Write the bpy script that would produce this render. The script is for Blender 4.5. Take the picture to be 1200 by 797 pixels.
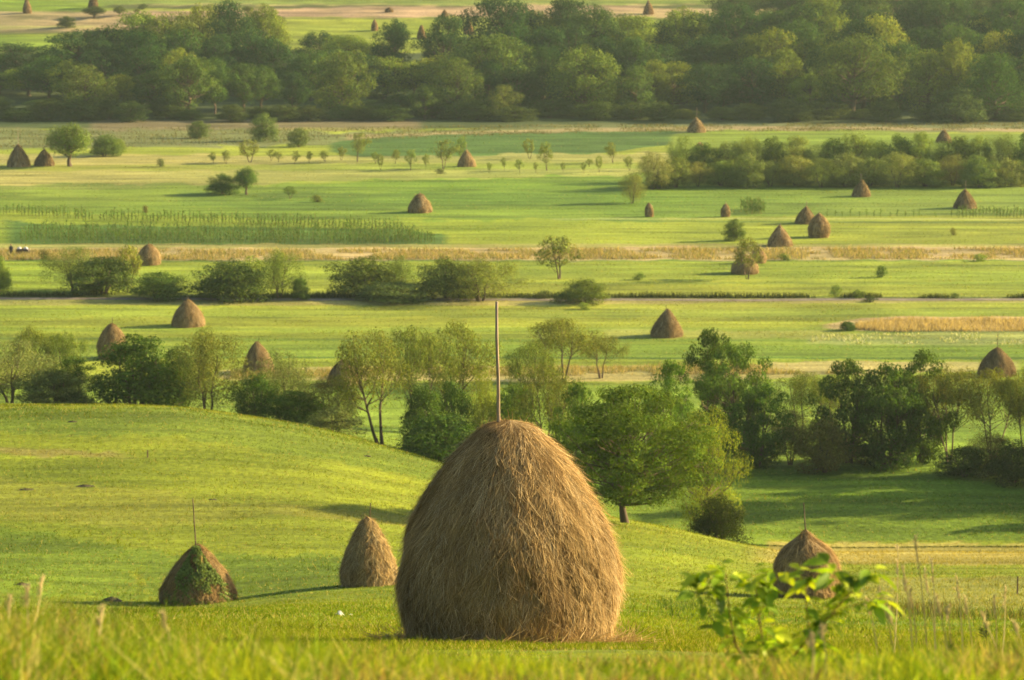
import bpy, math, random
import numpy as np
from mathutils import Vector

for o in list(bpy.data.objects): bpy.data.objects.remove(o)
S = bpy.context.scene
COL = S.collection
R = math.radians
rnd = random.Random(7)
nr = np.random.RandomState(11)

# ------------------------------------------------------------------ camera, world, sun, exposure
FPX, CX, CY, HC = 3333.0, 600.0, 398.5, 43.0          # focal length in photo pixels, photo centre, eye height over valley
TH = math.atan(492.5 / FPX)
cd = bpy.data.cameras.new("camera"); cam = bpy.data.objects.new("camera", cd); COL.objects.link(cam)
cd.sensor_width = 36.0; cd.lens = FPX / 1200 * 36
cam.location = (0, 0, HC); cam.rotation_euler = (math.pi / 2 - TH, 0, 0)
cd.clip_start = 0.5; cd.clip_end = 9000
cd.dof.use_dof = True; cd.dof.focus_distance = 44.0; cd.dof.aperture_fstop = 3.6
S.camera = cam
S.view_settings.view_transform = 'Standard'; S.view_settings.look = 'None'
S.view_settings.gamma = 1.0; S.view_settings.exposure = 1.78
SUN_EL, SUN_AZ = R(19), R(15)                           # azimuth from +X towards +Y
W = bpy.data.worlds.new("World"); S.world = W; W.use_nodes = True
nt = W.node_tree; bg = nt.nodes['Background']
sky = nt.nodes.new('ShaderNodeTexSky'); sky.sky_type = 'NISHITA'; sky.sun_disc = False
sky.sun_elevation = SUN_EL; sky.sun_rotation = math.pi / 2 - SUN_AZ
sky.air_density = 1.0; sky.dust_density = 2.5; sky.ozone_density = 1.0
nt.links.new(sky.outputs[0], bg.inputs[0]); bg.inputs[1].default_value = 0.066
sl = bpy.data.lights.new("sun", 'SUN'); sun = bpy.data.objects.new("sun", sl); COL.objects.link(sun)
sl.energy = 4.6; sl.angle = R(0.7); sl.color = (1.0, 0.79, 0.45)
d = Vector((-math.cos(SUN_AZ) * math.cos(SUN_EL), -math.sin(SUN_AZ) * math.cos(SUN_EL), -math.sin(SUN_EL)))
sun.rotation_euler = d.to_track_quat('-Z', 'Y').to_euler(); sun.location = (200, 100, 150)
cy = S.cycles
cy.max_bounces = 4; cy.diffuse_bounces = 2; cy.glossy_bounces = 1; cy.transmission_bounces = 2
cy.volume_bounces = 0; cy.transparent_max_bounces = 4; cy.use_denoising = True
cy.use_adaptive_sampling = True; cy.adaptive_threshold = 0.02
cy.sample_clamp_indirect = 4.0; cy.caustics_reflective = False; cy.caustics_refractive = False

# ------------------------------------------------------------------ projection helpers
def dropk(row): return math.tan(TH + math.atan((row - CY) / FPX))
def row_of(Y, D):
    c = Y * np.cos(TH) + D * np.sin(TH); v = D * np.cos(TH) - Y * np.sin(TH)
    return CY + FPX * v / c
def px_of(X, Y, D):
    c = Y * np.cos(TH) + D * np.sin(TH)
    return CX + FPX * X / c
def zrow(Y, row): return HC - Y * dropk(row)
def rowY(row): return HC / dropk(row)                  # where a row meets the valley floor

# ------------------------------------------------------------------ numpy value noise
_T = nr.rand(256, 256)
def vnoise(x, y):
    xi = np.floor(x).astype(int); yi = np.floor(y).astype(int)
    fx = x - xi; fy = y - yi; fx = fx * fx * (3 - 2 * fx); fy = fy * fy * (3 - 2 * fy)
    a = _T[xi & 255, yi & 255]; b = _T[(xi + 1) & 255, yi & 255]
    c = _T[xi & 255, (yi + 1) & 255]; e = _T[(xi + 1) & 255, (yi + 1) & 255]
    return (a * (1 - fx) + b * fx) * (1 - fy) + (c * (1 - fx) + e * fx) * fy
def fbm(x, y, o=3):
    s = 0; a = .5; t = 0
    for k in range(o):
        s = s + a * vnoise(x * 2 ** k + 17.3 * k, y * 2 ** k + 5.1 * k); t += a; a *= .5
    return s / t

# ------------------------------------------------------------------ terrain
def pchip(xs, ys, x):
    xs = np.array(xs, float); ys = np.array(ys, float); h = np.diff(xs); dl = np.diff(ys) / h
    m = np.zeros(len(xs)); m[0] = dl[0]; m[-1] = dl[-1]
    for i in range(1, len(xs) - 1):
        if dl[i - 1] * dl[i] > 0:
            w1 = 2 * h[i] + h[i - 1]; w2 = h[i] + 2 * h[i - 1]
            m[i] = (w1 + w2) / (w1 / dl[i - 1] + w2 / dl[i])
    x = np.clip(x, xs[0], xs[-1]); k = np.clip(np.searchsorted(xs, x) - 1, 0, len(xs) - 2)
    t = (x - xs[k]) / h[k]
    return ((2 * t**3 - 3 * t**2 + 1) * ys[k] + (t**3 - 2 * t**2 + t) * h[k] * m[k]
            + (-2 * t**3 + 3 * t**2) * ys[k + 1] + (t**3 - t**2) * h[k] * m[k + 1])
NEAR = [(-400, HC - .5), (-60, HC - 1.2), (0, HC - 1.75), (6, HC - 2.3)]
FAR = [(300, 0), (610, 0), (650, .8), (700, 5), (760, 12), (800, 17), (850, 23), (950, 33), (1300, 60), (1700, 78), (2400, 86), (6000, 90)]
def colz(rows, tail): return NEAR + [(y, zrow(y, r)) for y, r in rows] + tail + FAR
COLS = {
 -400: colz([(12,806),(20,786),(30,766),(42,750),(60,733),(80,718),(100,712),(120,690),(150,620),(175,556),(200,490)], [(225,5),(250,.2)]),
 0:   colz([(12,806),(20,786),(30,766),(42,750),(60,733),(80,718),(100,716),(120,700),(150,625),(175,555),(200,485)], [(225,4.5),(250,.1)]),
 200: colz([(12,808),(20,788),(30,768),(42,752),(60,733),(80,717),(100,720),(120,711),(150,625),(175,552),(200,482)], [(225,4),(250,.1)]),
 380: colz([(12,808),(20,788),(30,768),(42,752),(60,736),(80,720),(100,712),(120,692),(150,622),(175,560),(198,508)], [(222,3),(245,0)]),
 520: colz([(12,808),(20,788),(30,768),(42,753),(60,738),(80,722),(100,708),(120,688),(150,632),(175,586),(192,547)], [(215,1.5),(235,0)]),
 640: colz([(12,808),(20,788),(30,768),(42,754),(60,738),(80,722),(100,708),(120,688),(150,642),(175,594)], [(190,3.5),(212,0)]),
 735: colz([(12,808),(20,788),(30,768),(42,753),(60,738),(80,724),(100,708),(120,690),(145,648),(167,607)], [(185,3),(200,0)]),
 850: colz([(12,808),(20,790),(30,772),(42,758),(60,744),(80,728),(100,712),(120,698),(145,672),(168,632)], [(183,1),(195,0)]),
 950: colz([(12,810),(20,792),(30,774),(42,762),(60,748),(80,734),(100,718),(122,700),(150,673),(175,649),(196,637)], [(206,0)]),
 1200:colz([(12,812),(20,794),(30,776),(42,764),(60,750),(80,736),(100,720),(122,698),(150,670),(175,650),(196,636)], [(206,0)]),
 1600:colz([(12,812),(20,794),(30,776),(42,764),(60,750),(80,736),(100,720),(122,698),(150,670),(175,650),(196,636)], [(206,0)]),
}
_yg = np.concatenate([np.arange(-400, 0, 10), np.arange(0, 300, 1.0), np.arange(300, 6001, 10)])
_ug = np.arange(-400, 1601, 20.0)
_cz = np.array([pchip(*zip(*COLS[k]), _yg) for k in sorted(COLS)])
_ck = np.array(sorted(COLS), float)
ZT = np.array([[0.0]])
_tmp = np.array([np.interp(_ug, _ck, _cz[:, j]) for j in range(len(_yg))])      # (Y,u)
for _ in range(8):
    p = np.pad(_tmp, ((0, 0), (1, 1)), 'edge'); _tmp = (p[:, :-2] + 2 * p[:, 1:-1] + p[:, 2:]) / 4
ZT = _tmp
def terr(X, Y):
    X = np.asarray(X, float); Y = np.asarray(Y, float)
    u = np.clip(600 + FPX * X / np.maximum(Y, 8.0), -400, 1599.9)
    y = np.clip(Y, -400, 5999)
    j = np.clip(np.searchsorted(_yg, y, 'right') - 1, 0, len(_yg) - 2)
    ty = (y - _yg[j]) / (_yg[j + 1] - _yg[j]); i = np.clip(((u + 400) / 20).astype(int), 0, len(_ug) - 2)
    tu = (u + 400) / 20 - i
    z = (ZT[j, i] * (1 - tu) + ZT[j, i + 1] * tu) * (1 - ty) + (ZT[j + 1, i] * (1 - tu) + ZT[j + 1, i + 1] * tu) * ty
    amp = np.interp(Y, [0, 30, 60, 120, 190, 230, 650, 900, 2000], [.02, .06, .16, .35, .3, .12, .15, 1.5, 14])
    return z + amp * (fbm(X / 14 + 40, Y / 14 + 40, 3) - .5) * 2 * .6
def at(px, Y):
    X = (px - CX) * Y / FPX
    for _ in range(4):
        D = HC - float(terr(X, Y)); X = (px - CX) * (Y * math.cos(TH) + D * math.sin(TH)) / FPX
    return X, Y, HC - D
def at_row(px, row, y0=8.0):
    # first visible ground point along a pixel
    k = dropk(row)
    for Y in np.arange(y0, 900, .5):
        X = (px - CX) * Y / FPX
        if float(terr(X, Y)) >= HC - Y * k: return at(px, float(Y))
    return at(px, 900.0)

# ------------------------------------------------------------------ mesh and object helpers
def mesh_from(name, V, Q, mat=None, col=None, smooth=False):
    V = np.asarray(V, np.float32).reshape(-1, 3); Q = np.asarray(Q, np.int32).reshape(-1, 4)
    me = bpy.data.meshes.new(name)
    me.vertices.add(len(V)); me.vertices.foreach_set('co', V.ravel())
    me.loops.add(Q.size); me.loops.foreach_set('vertex_index', Q.ravel())
    me.polygons.add(len(Q)); me.polygons.foreach_set('loop_start', np.arange(0, Q.size, 4, dtype=np.int32))
    me.polygons.foreach_set('use_smooth', np.full(len(Q), smooth))
    me.update(calc_edges=True)
    if col is not None:
        a = me.color_attributes.new('tone', 'FLOAT_COLOR', 'POINT')
        c = np.ones((len(V), 4), np.float32); c[:, :3] = col; a.data.foreach_set('color', c.ravel())
    if mat: me.materials.append(mat)
    return me
def obj(name, me, parent=None, loc=(0, 0, 0)):
    o = bpy.data.objects.new(name, me); COL.objects.link(o); o.location = loc
    if parent: o.parent = parent
    return o
def empty(name, loc, rz=0, label=None, cat=None, group=None):
    o = bpy.data.objects.new(name, None); COL.objects.link(o); o.location = loc; o.rotation_euler = (0, 0, rz)
    o.empty_display_size = .3
    tag(o, label, cat, group); return o
def tag(o, label=None, cat=None, group=None, kind=None):
    if label: o['label'] = label
    if cat: o['category'] = cat
    if group: o['group'] = group
    if kind: o['kind'] = kind
    return o
class MB:                                              # quad soup builder
    def __init__(s): s.V = []; s.Q = []; s.C = []; s.n = 0
    def add(s, V, Q, c=(1, 1, 1)):
        V = np.asarray(V, float).reshape(-1, 3); Q = np.asarray(Q, int).reshape(-1, 4)
        s.V.append(V); s.Q.append(Q + s.n); s.n += len(V)
        c = np.asarray(c, float)
        s.C.append(np.broadcast_to(c, (len(V), 3)))
    def tube(s, pts, rad, n=6, c=(1, 1, 1), cap=True):
        pts = [Vector(p) for p in pts]; V = []; up = Vector((.13, .31, .94)).normalized()
        for i, p in enumerate(pts):
            t = (pts[min(i + 1, len(pts) - 1)] - pts[max(i - 1, 0)]).normalized()
            a = t.cross(up)
            if a.length < .1: a = t.cross(Vector((1, 0, 0)))
            a.normalize(); b = t.cross(a).normalized(); r = rad[i] if hasattr(rad, '__len__') else rad
            for k in range(n):
                w = 2 * math.pi * k / n; V.append(p + a * (math.cos(w) * r) + b * (math.sin(w) * r))
        Q = [(i * n + k, i * n + (k + 1) % n, (i + 1) * n + (k + 1) % n, (i + 1) * n + k) for i in range(len(pts) - 1) for k in range(n)]
        if cap:
            V.append(pts[-1]); e = len(V) - 1; b0 = (len(pts) - 1) * n
            Q += [(b0 + k, b0 + (k + 1) % n, b0 + (k + 2) % n, e) for k in range(0, n, 2)]
        s.add([tuple(v) for v in V], Q, c)
    def mesh(s, name, mat, smooth=False):
        return mesh_from(name, np.concatenate(s.V), np.concatenate(s.Q), mat, np.concatenate(s.C), smooth)

# ------------------------------------------------------------------ materials
def newmat(name):
    m = bpy.data.materials.new(name); m.use_nodes = True; n = m.node_tree
    for x in list(n.nodes):
        if x.type != 'OUTPUT_MATERIAL': n.nodes.remove(x)
    return m, n, [x for x in n.nodes if x.type == 'OUTPUT_MATERIAL'][0]
def leafy(name, base, trans=.35, objcol=False, tr_tint=(1.15, 1.1, .5), gloss=.0, noise=None):
    m, n, out = newmat(name); L = n.links
    at_ = n.nodes.new('ShaderNodeAttribute'); at_.attribute_name = 'tone'
    mul = n.nodes.new('ShaderNodeMix'); mul.data_type = 'RGBA'; mul.blend_type = 'MULTIPLY'; mul.inputs[0].default_value = 1
    L.new(at_.outputs['Color'], mul.inputs[6]); mul.inputs[7].default_value = (*base, 1)
    c = mul.outputs[2]
    if objcol:
        oi = n.nodes.new('ShaderNodeObjectInfo'); m2 = n.nodes.new('ShaderNodeMix'); m2.data_type = 'RGBA'; m2.blend_type = 'MULTIPLY'; m2.inputs[0].default_value = 1
        L.new(c, m2.inputs[6]); L.new(oi.outputs['Color'], m2.inputs[7]); c = m2.outputs[2]
    df = n.nodes.new('ShaderNodeBsdfDiffuse'); L.new(c, df.inputs[0])
    tr = n.nodes.new('ShaderNodeBsdfTranslucent')
    m3 = n.nodes.new('ShaderNodeMix'); m3.data_type = 'RGBA'; m3.blend_type = 'MULTIPLY'; m3.inputs[0].default_value = 1
    L.new(c, m3.inputs[6]); m3.inputs[7].default_value = (*tr_tint, 1); L.new(m3.outputs[2], tr.inputs[0])
    mx = n.nodes.new('ShaderNodeMixShader'); mx.inputs[0].default_value = trans
    L.new(df.outputs[0], mx.inputs[1]); L.new(tr.outputs[0], mx.inputs[2]); r = mx.outputs[0]
    if gloss > 0:
        g = n.nodes.new('ShaderNodeBsdfGlossy'); g.inputs['Roughness'].default_value = .45
        g.inputs[0].default_value = (1, 1, 1, 1)
        m4 = n.nodes.new('ShaderNodeMixShader'); m4.inputs[0].default_value = gloss
        L.new(r, m4.inputs[1]); L.new(g.outputs[0], m4.inputs[2]); r = m4.outputs[0]
    L.new(r, out.inputs[0]); return m
M = {}
M['leaf'] = leafy('tree_leaves', (1.25, 1.28, .72), .26, True, (1.2, 1.15, .5), .0)
M['hay'] = leafy('hay', (1, 1, 1), .18, True, (1.1, .95, .7))
M['grass'] = leafy('grass_blades', (1, 1, 1), .42, False, (1.25, 1.15, .45))
M['sapling'] = leafy('sapling_leaves', (1, 1, 1), .5, False, (1.3, 1.25, .35), .015)
def plain(name, c1, c2, scale=(8, 8, 2), rough=.85, bump=.3):
    m, n, out = newmat(name); L = n.links
    b = n.nodes.new('ShaderNodeBsdfPrincipled'); b.inputs['Roughness'].default_value = rough
    b.inputs['Specular IOR Level'].default_value = .25
    tc = n.nodes.new('ShaderNodeTexCoord'); mp = n.nodes.new('ShaderNodeMapping'); mp.inputs['Scale'].default_value = scale
    nz = n.nodes.new('ShaderNodeTexNoise'); nz.inputs['Detail'].default_value = 6; nz.inputs['Scale'].default_value = 1
    L.new(tc.outputs['Object'], mp.inputs[0]); L.new(mp.outputs[0], nz.inputs[0])
    rp = n.nodes.new('ShaderNodeValToRGB'); rp.color_ramp.elements[0].position = .35; rp.color_ramp.elements[1].position = .65
    rp.color_ramp.elements[0].color = (*c1, 1); rp.color_ramp.elements[1].color = (*c2, 1)
    L.new(nz.outputs[0], rp.inputs[0]); L.new(rp.outputs[0], b.inputs[0])
    bp = n.nodes.new('ShaderNodeBump'); bp.inputs['Strength'].default_value = bump; bp.inputs['Distance'].default_value = .02
    L.new(nz.outputs[0], bp.inputs['Height']); L.new(bp.outputs[0], b.inputs['Normal'])
    L.new(b.outputs[0], out.inputs[0]); return m
M['bark'] = plain('bark', (.05, .035, .02), (.16, .11, .06), (6, 6, 2))
M['pole'] = plain('weathered_pole', (.17, .12, .075), (.36, .27, .18), (30, 30, 3), .8, .5)
M['twig'] = plain('red_brown_twig', (.10, .035, .02), (.2, .09, .04), (60, 60, 20))
M['cloth'] = plain('white_cloth', (.7, .68, .6), (.82, .8, .74), (4, 4, 4))
M['earth'] = plain('dark_earth', (.03, .028, .014), (.09, .075, .035), (5, 5, 5))
M['dark_cloth'] = plain('dark_clothing', (.02, .02, .025), (.05, .045, .05), (6, 6, 6))
M['skin'] = plain('skin', (.35, .2, .13), (.42, .25, .16), (6, 6, 6))
M['plank'] = plain('pale_plank', (.25, .19, .04), (.36, .29, .07), (14, 14, 6))
M['sack'] = plain('pale_sacking', (.5, .46, .42), (.66, .62, .56), (5, 5, 5))
M['rubber'] = plain('dark_wheel', (.02, .02, .02), (.06, .05, .04), (5, 5, 5))
M['yellow'] = leafy('yellow_petals', (.75, .6, .03), .4)

# ground: base colour from the 'tone' attribute times fine noise
def ground_mat():
    m, n, out = newmat('meadow_ground'); L = n.links
    b = n.nodes.new('ShaderNodeBsdfPrincipled'); b.inputs['Roughness'].default_value = .95; b.inputs['Specular IOR Level'].default_value = .1
    a = n.nodes.new('ShaderNodeAttribute'); a.attribute_name = 'tone'
    tc = n.nodes.new('ShaderNodeTexCoord')
    def nz(sc, det, lo, hi):
        mp = n.nodes.new('ShaderNodeMapping'); mp.inputs['Scale'].default_value = sc; L.new(tc.outputs['Object'], mp.inputs[0])
        z = n.nodes.new('ShaderNodeTexNoise'); z.inputs['Scale'].default_value = 1; z.inputs['Detail'].default_value = det; L.new(mp.outputs[0], z.inputs[0])
        r = n.nodes.new('ShaderNodeMapRange'); r.inputs[1].default_value = .3; r.inputs[2].default_value = .7; r.inputs[3].default_value = lo; r.inputs[4].default_value = hi
        L.new(z.outputs[0], r.inputs[0]); return z, r
    z1, r1 = nz((2.2, 2.2, 2.2), 5, .72, 1.28); z2, r2 = nz((.10, .55, .2), 4, .78, 1.22)
    mm = n.nodes.new('ShaderNodeMath'); mm.operation = 'MULTIPLY'; L.new(r1.outputs[0], mm.inputs[0]); L.new(r2.outputs[0], mm.inputs[1])
    v = n.nodes.new('ShaderNodeVectorMath'); v.operation = 'SCALE'; L.new(a.outputs['Color'], v.inputs[0]); L.new(mm.outputs[0], v.inputs['Scale'])
    L.new(v.outputs[0], b.inputs[0])
    bp = n.nodes.new('ShaderNodeBump'); bp.inputs['Strength'].default_value = .8; bp.inputs['Distance'].default_value = .12
    L.new(z1.outputs[0], bp.inputs['Height']); L.new(bp.outputs[0], b.inputs['Normal'])
    L.new(b.outputs[0], out.inputs[0]); return m
M['ground'] = ground_mat()

# ------------------------------------------------------------------ land cover (colours of the fields, one band darkened for tree shade)
G1 = (.20, .25, .024); G2 = (.118, .19, .022); G3 = (.055, .115, .02); G4 = (.155, .22, .022)
TAN = (.34, .27, .12); TY = (.26, .25, .075); PALE = (.40, .40, .22); SOIL = (.29, .22, .11); DK = (.05, .065, .02)
HILL = (.150, .195, .012); HILL2 = (.092, .150, .013); HILLT = (.215, .215, .035)
# (nodes of x, top rows, bottom rows, colour, strength, wobble px)
A = lambda xs, t, b, c, k=1.0, w=1.2: (xs, t, b, c, k, w)
F = [-900, 2100]
LAYERS = [
 A(F, [-400]*2, [900]*2, G1),
 # far slope beyond the wood
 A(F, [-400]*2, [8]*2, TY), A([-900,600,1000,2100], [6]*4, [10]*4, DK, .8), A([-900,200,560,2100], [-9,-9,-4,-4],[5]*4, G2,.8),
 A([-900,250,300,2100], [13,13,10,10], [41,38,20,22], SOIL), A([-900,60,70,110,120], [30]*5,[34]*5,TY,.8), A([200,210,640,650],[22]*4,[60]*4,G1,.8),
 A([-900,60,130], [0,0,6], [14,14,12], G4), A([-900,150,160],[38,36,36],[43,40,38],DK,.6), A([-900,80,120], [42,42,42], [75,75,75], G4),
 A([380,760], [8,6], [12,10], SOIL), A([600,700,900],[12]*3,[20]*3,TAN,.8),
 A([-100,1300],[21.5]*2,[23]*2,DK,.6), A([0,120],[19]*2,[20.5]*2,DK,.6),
 # wood floor and its edge
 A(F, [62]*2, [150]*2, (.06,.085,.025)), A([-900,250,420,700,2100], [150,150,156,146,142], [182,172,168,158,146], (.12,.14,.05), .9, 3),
 A([100,300,500], [140]*3,[153]*3,(.2,.15,.08),.6,3),
 A([400,500,700,850,1100,1300], [158,156,150,148,150,152], [166,160,155,153,153,156], (.27,.22,.10), .9, 1),
 A([380,450,600,700,780,800], [168,160,156,154,153,155], [178,188,184,180,170,160], G3, .95, 1),
 A([780,850,1000,1100,1300], [158,152,153,156,158], [178,182,182,182,182], G4, 1, 2),
 A([-900,120,400,800], [178,180,184,178], [224,222,212,204], TY, .8, 3),
 A([-900,400,760], [197,192,190], [202,199,197], G1, .7, 2),
 A([-900,0,330,700,780], [212,216,216,206,200], [240,246,256,258,258], G2, .75, 4),
 A([200,330,520,760], [224,226,226,224], [240,246,244,236], G3, .35, 3),
 A([700,780,1300], [222,218,218], [254,254,252], G2, .95, 2),  # tree shade on the right painted in as a darker green band
 A([-900,100,400,2100], [246,250,260,258], [262,262,266,270], G1, .6, 3),
 A([640,800,1000,1300], [256.3,255.5,255.5,257.3], [257.6,256.8,256.8,258.4], PALE, .3, .6),
 A([700,900,1300], [257.5,259,260], [259,261,262], G3, .7, .6),
 A([0,40,470,530], [258,262,268,276], [290,292,290,288], G3, .9, 2),
 A(F, [286]*2, [293]*2, TY, .8, 1.5),
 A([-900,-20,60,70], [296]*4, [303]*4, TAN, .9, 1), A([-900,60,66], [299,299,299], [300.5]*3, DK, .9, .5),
 A([-900,300,900,2100], [293,291,289,288], [305,306,305,304], TAN, .95, 2.2),
 A([-900,150,600,2100], [304,305,305,304], [306,307,306.5,305.5], G3, .75, .8),
 A(F, [311]*2, [313]*2, G3, .35, 1.2), A([400,2100], [331,331],[333,333], G3, .4, 1.2),
 A(F, [317]*2, [328]*2, G4, .6, 3),
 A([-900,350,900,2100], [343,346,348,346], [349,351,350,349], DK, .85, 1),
 A([-900,600,900,2100], [350,352,351,350], [357,358,355,353], TY, .75, 1.2),
 A(F, [362]*2, [372]*2, G2, .5, 2.5), A([-900,2100],[383,385],[388,390], G2, .5, 1.5), A([-900,400,2100], [390,397,396],[397,404,402], G2, .45, 2),
 A([-900,0,300,700,900,2100], [396,396,397,398,398,396], [398,398,399,400,400,398], G3, .4, .6),
 A([700,790,1000], [386,387,388],[396,397,397], TY,.4,2),
 A([960,1010,1060,1300], [381,373,371,371], [385,388,389,389], TAN, .95, 1),
 A([1005,1300],[387,388],[390.5,391], G3, .6, 1),
 A([940,1010,1300], [396,390,390], [404,405,406], PALE, .25, 2),
 A([-900,0,500,900,2100], [404]*5, [418,419,420,420,421], G2, .7, 1.5),
 A([-900,500,2100], [416,418,421],[418,420,423.5], G3, .8, .7),
 A([-900,200,700,2100], [419,420,421,423], [434,438,440,440], G1, .8, 1.5),
 A([250,420,560,860,960,1200], [434,430,430,428,424,424], [445,446,448,446,440,434], TAN, .75, 2),
 A([-900,300,560,900,2100], [444,446,449,447,444], [452,452,453,452,450], G3, .45, 1.5),
 A(F, [452]*2, [700]*2, (.155, .235, .024), 1, 1), A(F, [548]*2, [700]*2, (.115, .185, .015), .95, 3),
]
HL = [   # on the near hill (Y < ~205)
 A(F, [470]*2, [1000]*2, HILL),
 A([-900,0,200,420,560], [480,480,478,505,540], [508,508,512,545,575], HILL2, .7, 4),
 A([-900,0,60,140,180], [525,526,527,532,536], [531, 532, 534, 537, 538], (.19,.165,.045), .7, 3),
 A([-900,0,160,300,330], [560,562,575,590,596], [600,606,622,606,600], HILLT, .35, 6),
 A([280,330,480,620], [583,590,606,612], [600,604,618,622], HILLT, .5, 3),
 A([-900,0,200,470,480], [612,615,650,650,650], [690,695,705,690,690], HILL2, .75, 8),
 A([480,1300],[640,640],[652,652], HILL2,.3,4),
 A([860,900,1300], [638,636,638], [662,660,664], (.27,.235,.06), .75, 3),
 A([860,900,1300], [661,666,668], [690,700,700], HILL, .7, 4),
 A([980,1060,1300], [676,676,676], [700,712,714], (.25,.24,.06), .6, 3),
 A([780,1300], [722,724], [732,736], HILL2, .4, 4),
]
def sstep(x): x = np.clip(x, 0, 1); return x * x * (3 - 2 * x)
def paint(X, Y, Z):
    D = HC - Z; Yc = np.maximum(Y, 8.0); px = px_of(X, Yc, D); row = row_of(Yc, D)
    wob = (fbm(px / 26, row / 5 + 9, 3) - .5) * 2
    c = np.zeros((len(X), 3)); c[:] = G1
    hill = ((px < 560) & (Y < 212)) | ((px >= 560) & (px < 900) & (Y < 192)) | ((px >= 900) & (Y < 196.5))
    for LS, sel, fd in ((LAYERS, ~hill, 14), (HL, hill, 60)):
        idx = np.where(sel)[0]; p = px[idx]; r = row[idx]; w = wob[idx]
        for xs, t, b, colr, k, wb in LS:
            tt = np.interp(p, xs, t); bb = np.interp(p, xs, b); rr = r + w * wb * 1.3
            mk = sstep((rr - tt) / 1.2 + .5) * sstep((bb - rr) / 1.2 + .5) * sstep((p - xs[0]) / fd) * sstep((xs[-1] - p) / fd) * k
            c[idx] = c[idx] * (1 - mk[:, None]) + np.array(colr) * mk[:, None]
    far = np.clip(Y / 300, .15, 2)
    s1 = fbm(X / 30 + 3, Y / 2.6, 3); s2 = fbm(X / 9, Y / 7 + 50, 3); s3 = fbm(X / 70 + 8, Y / 45, 2)
    c *= (1 + (s1 - .5) * np.where(hill, .4, .85) + (s2 - .5) * .55 + (fbm(X / 14 + 7, Y / .8, 2) - .5) * .35)[:, None]
    # drier and greener drifts
    dry = np.clip((s3 - .5) * 2.4 + (s2 - .5), -1, 1)[:, None]
    c *= 1 + dry * np.array([.16, .03, .22])
    return np.clip(c, .01, .6)

# ground sheet: fan grid
sg = np.linspace(-1, 1, 421); sg = np.sign(sg) * (np.abs(sg) * .27 + np.abs(sg) ** 5 * 1.6)
yv = [-60, -40, -20, -8]; y = 0.0
while y < 4500:
    yv.append(y)
    if y < 40: y += .5
    elif y < 230: y += .8
    elif y < 900: y += max(.35, .55 * y * y / 143000)
    else: y += y * .03
yv = np.array(yv); XX = sg[None, :] * (np.abs(yv[:, None]) + 34); YY = np.repeat(yv[:, None], len(sg), 1)
gx, gy = XX.ravel(), YY.ravel(); gz = terr(gx, gy)
nc = len(sg); ii, jj = np.meshgrid(np.arange(len(yv) - 1), np.arange(nc - 1), indexing='ij'); a0 = (ii * nc + jj).ravel()
gq = np.stack([a0, a0 + 1, a0 + nc + 1, a0 + nc], 1)
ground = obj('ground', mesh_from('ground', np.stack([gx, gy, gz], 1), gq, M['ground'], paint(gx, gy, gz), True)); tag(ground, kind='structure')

# farm track across the valley
def strip(name, pxs, rows, halfw, mat):
    V = []; Q = []
    for i, (p, r) in enumerate(zip(pxs, rows)):
        Yc = rowY(r)
        for s_ in (-1, 0, 1):
            X, Y, Z = at(p, Yc + s_ * halfw); V.append((X, Y, Z + .03 + (0 if s_ else .03)))
    n = len(pxs)
    for i in range(n - 1):
        for k in range(2): Q.append((i * 3 + k, (i + 1) * 3 + k, (i + 1) * 3 + k + 1, i * 3 + k + 1))
    o = obj(name, mesh_from(name, V, Q, mat, None, True)); tag(o, kind='structure'); return o
M['track'] = plain('track_dirt', (.13, .105, .075), (.24, .2, .14), (.5, .5, .5))
pxs = list(range(-500, 1701, 20))
strip('farm_track', pxs, [np.interp(p, [-500, 0, 350, 600, 900, 1700], [349, 350, 351, 351.5, 351.5, 350]) for p in pxs], .9, M['track'])

# ------------------------------------------------------------------ grass
def blades(name, X, Y, h, w, colr, lean=.35, segs=2, curl=.35):
    n = len(X); Z = terr(X, Y); a = nr.rand(n) * 2 * np.pi
    wd = np.stack([np.cos(a), np.sin(a), np.zeros(n)], 1); ln = nr.rand(n) * 2 * np.pi; lm = nr.rand(n) * lean
    ld = np.stack([np.cos(ln) * lm, np.sin(ln) * lm, np.ones(n)], 1)
    P0 = np.stack([X, Y, Z - .02], 1); V = np.zeros((n, 2 * (segs + 1), 3))
    cu = nr.rand(n) * curl
    for k in range(segs + 1):
        t = k / segs; hh = (h * t)[:, None]
        c = P0 + ld * hh * np.array([1 + 0, 1 + 0, 1]) ; c[:, :2] += ld[:, :2] * (hh * t) * 1.0 ; c[:, 2] -= h * cu * t * t * .5
        hw = (w * (1 - t * .85) / 2)[:, None]
        V[:, 2 * k] = c - wd * hw; V[:, 2 * k + 1] = c + wd * hw
    base = (np.arange(n) * 2 * (segs + 1))[:, None]
    Q = np.concatenate([base + np.array([[2 * k, 2 * k + 1, 2 * k + 3, 2 * k + 2]]) for k in range(segs)], 0)
    C = np.repeat(colr[:, None, :], 2 * (segs + 1), 1).reshape(-1, 3)
    return mesh_from(name, V.reshape(-1, 3), Q, M['grass'], C)
def blade_tone(X, Y, var=.35, fresh=1.0):
    c = paint(X, Y, terr(X, Y)) * fresh; n = len(X)
    c *= (1 + (nr.rand(n) - .5) * 2 * var)[:, None]
    dry = nr.rand(n) < .10 + .25 * np.clip(fbm(X / 3, Y / 3, 2) - .5, 0, 1)
    c[dry] = np.array([.36, .30, .10]) * (.7 + .6 * nr.rand(dry.sum()))[:, None]
    return c
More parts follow.
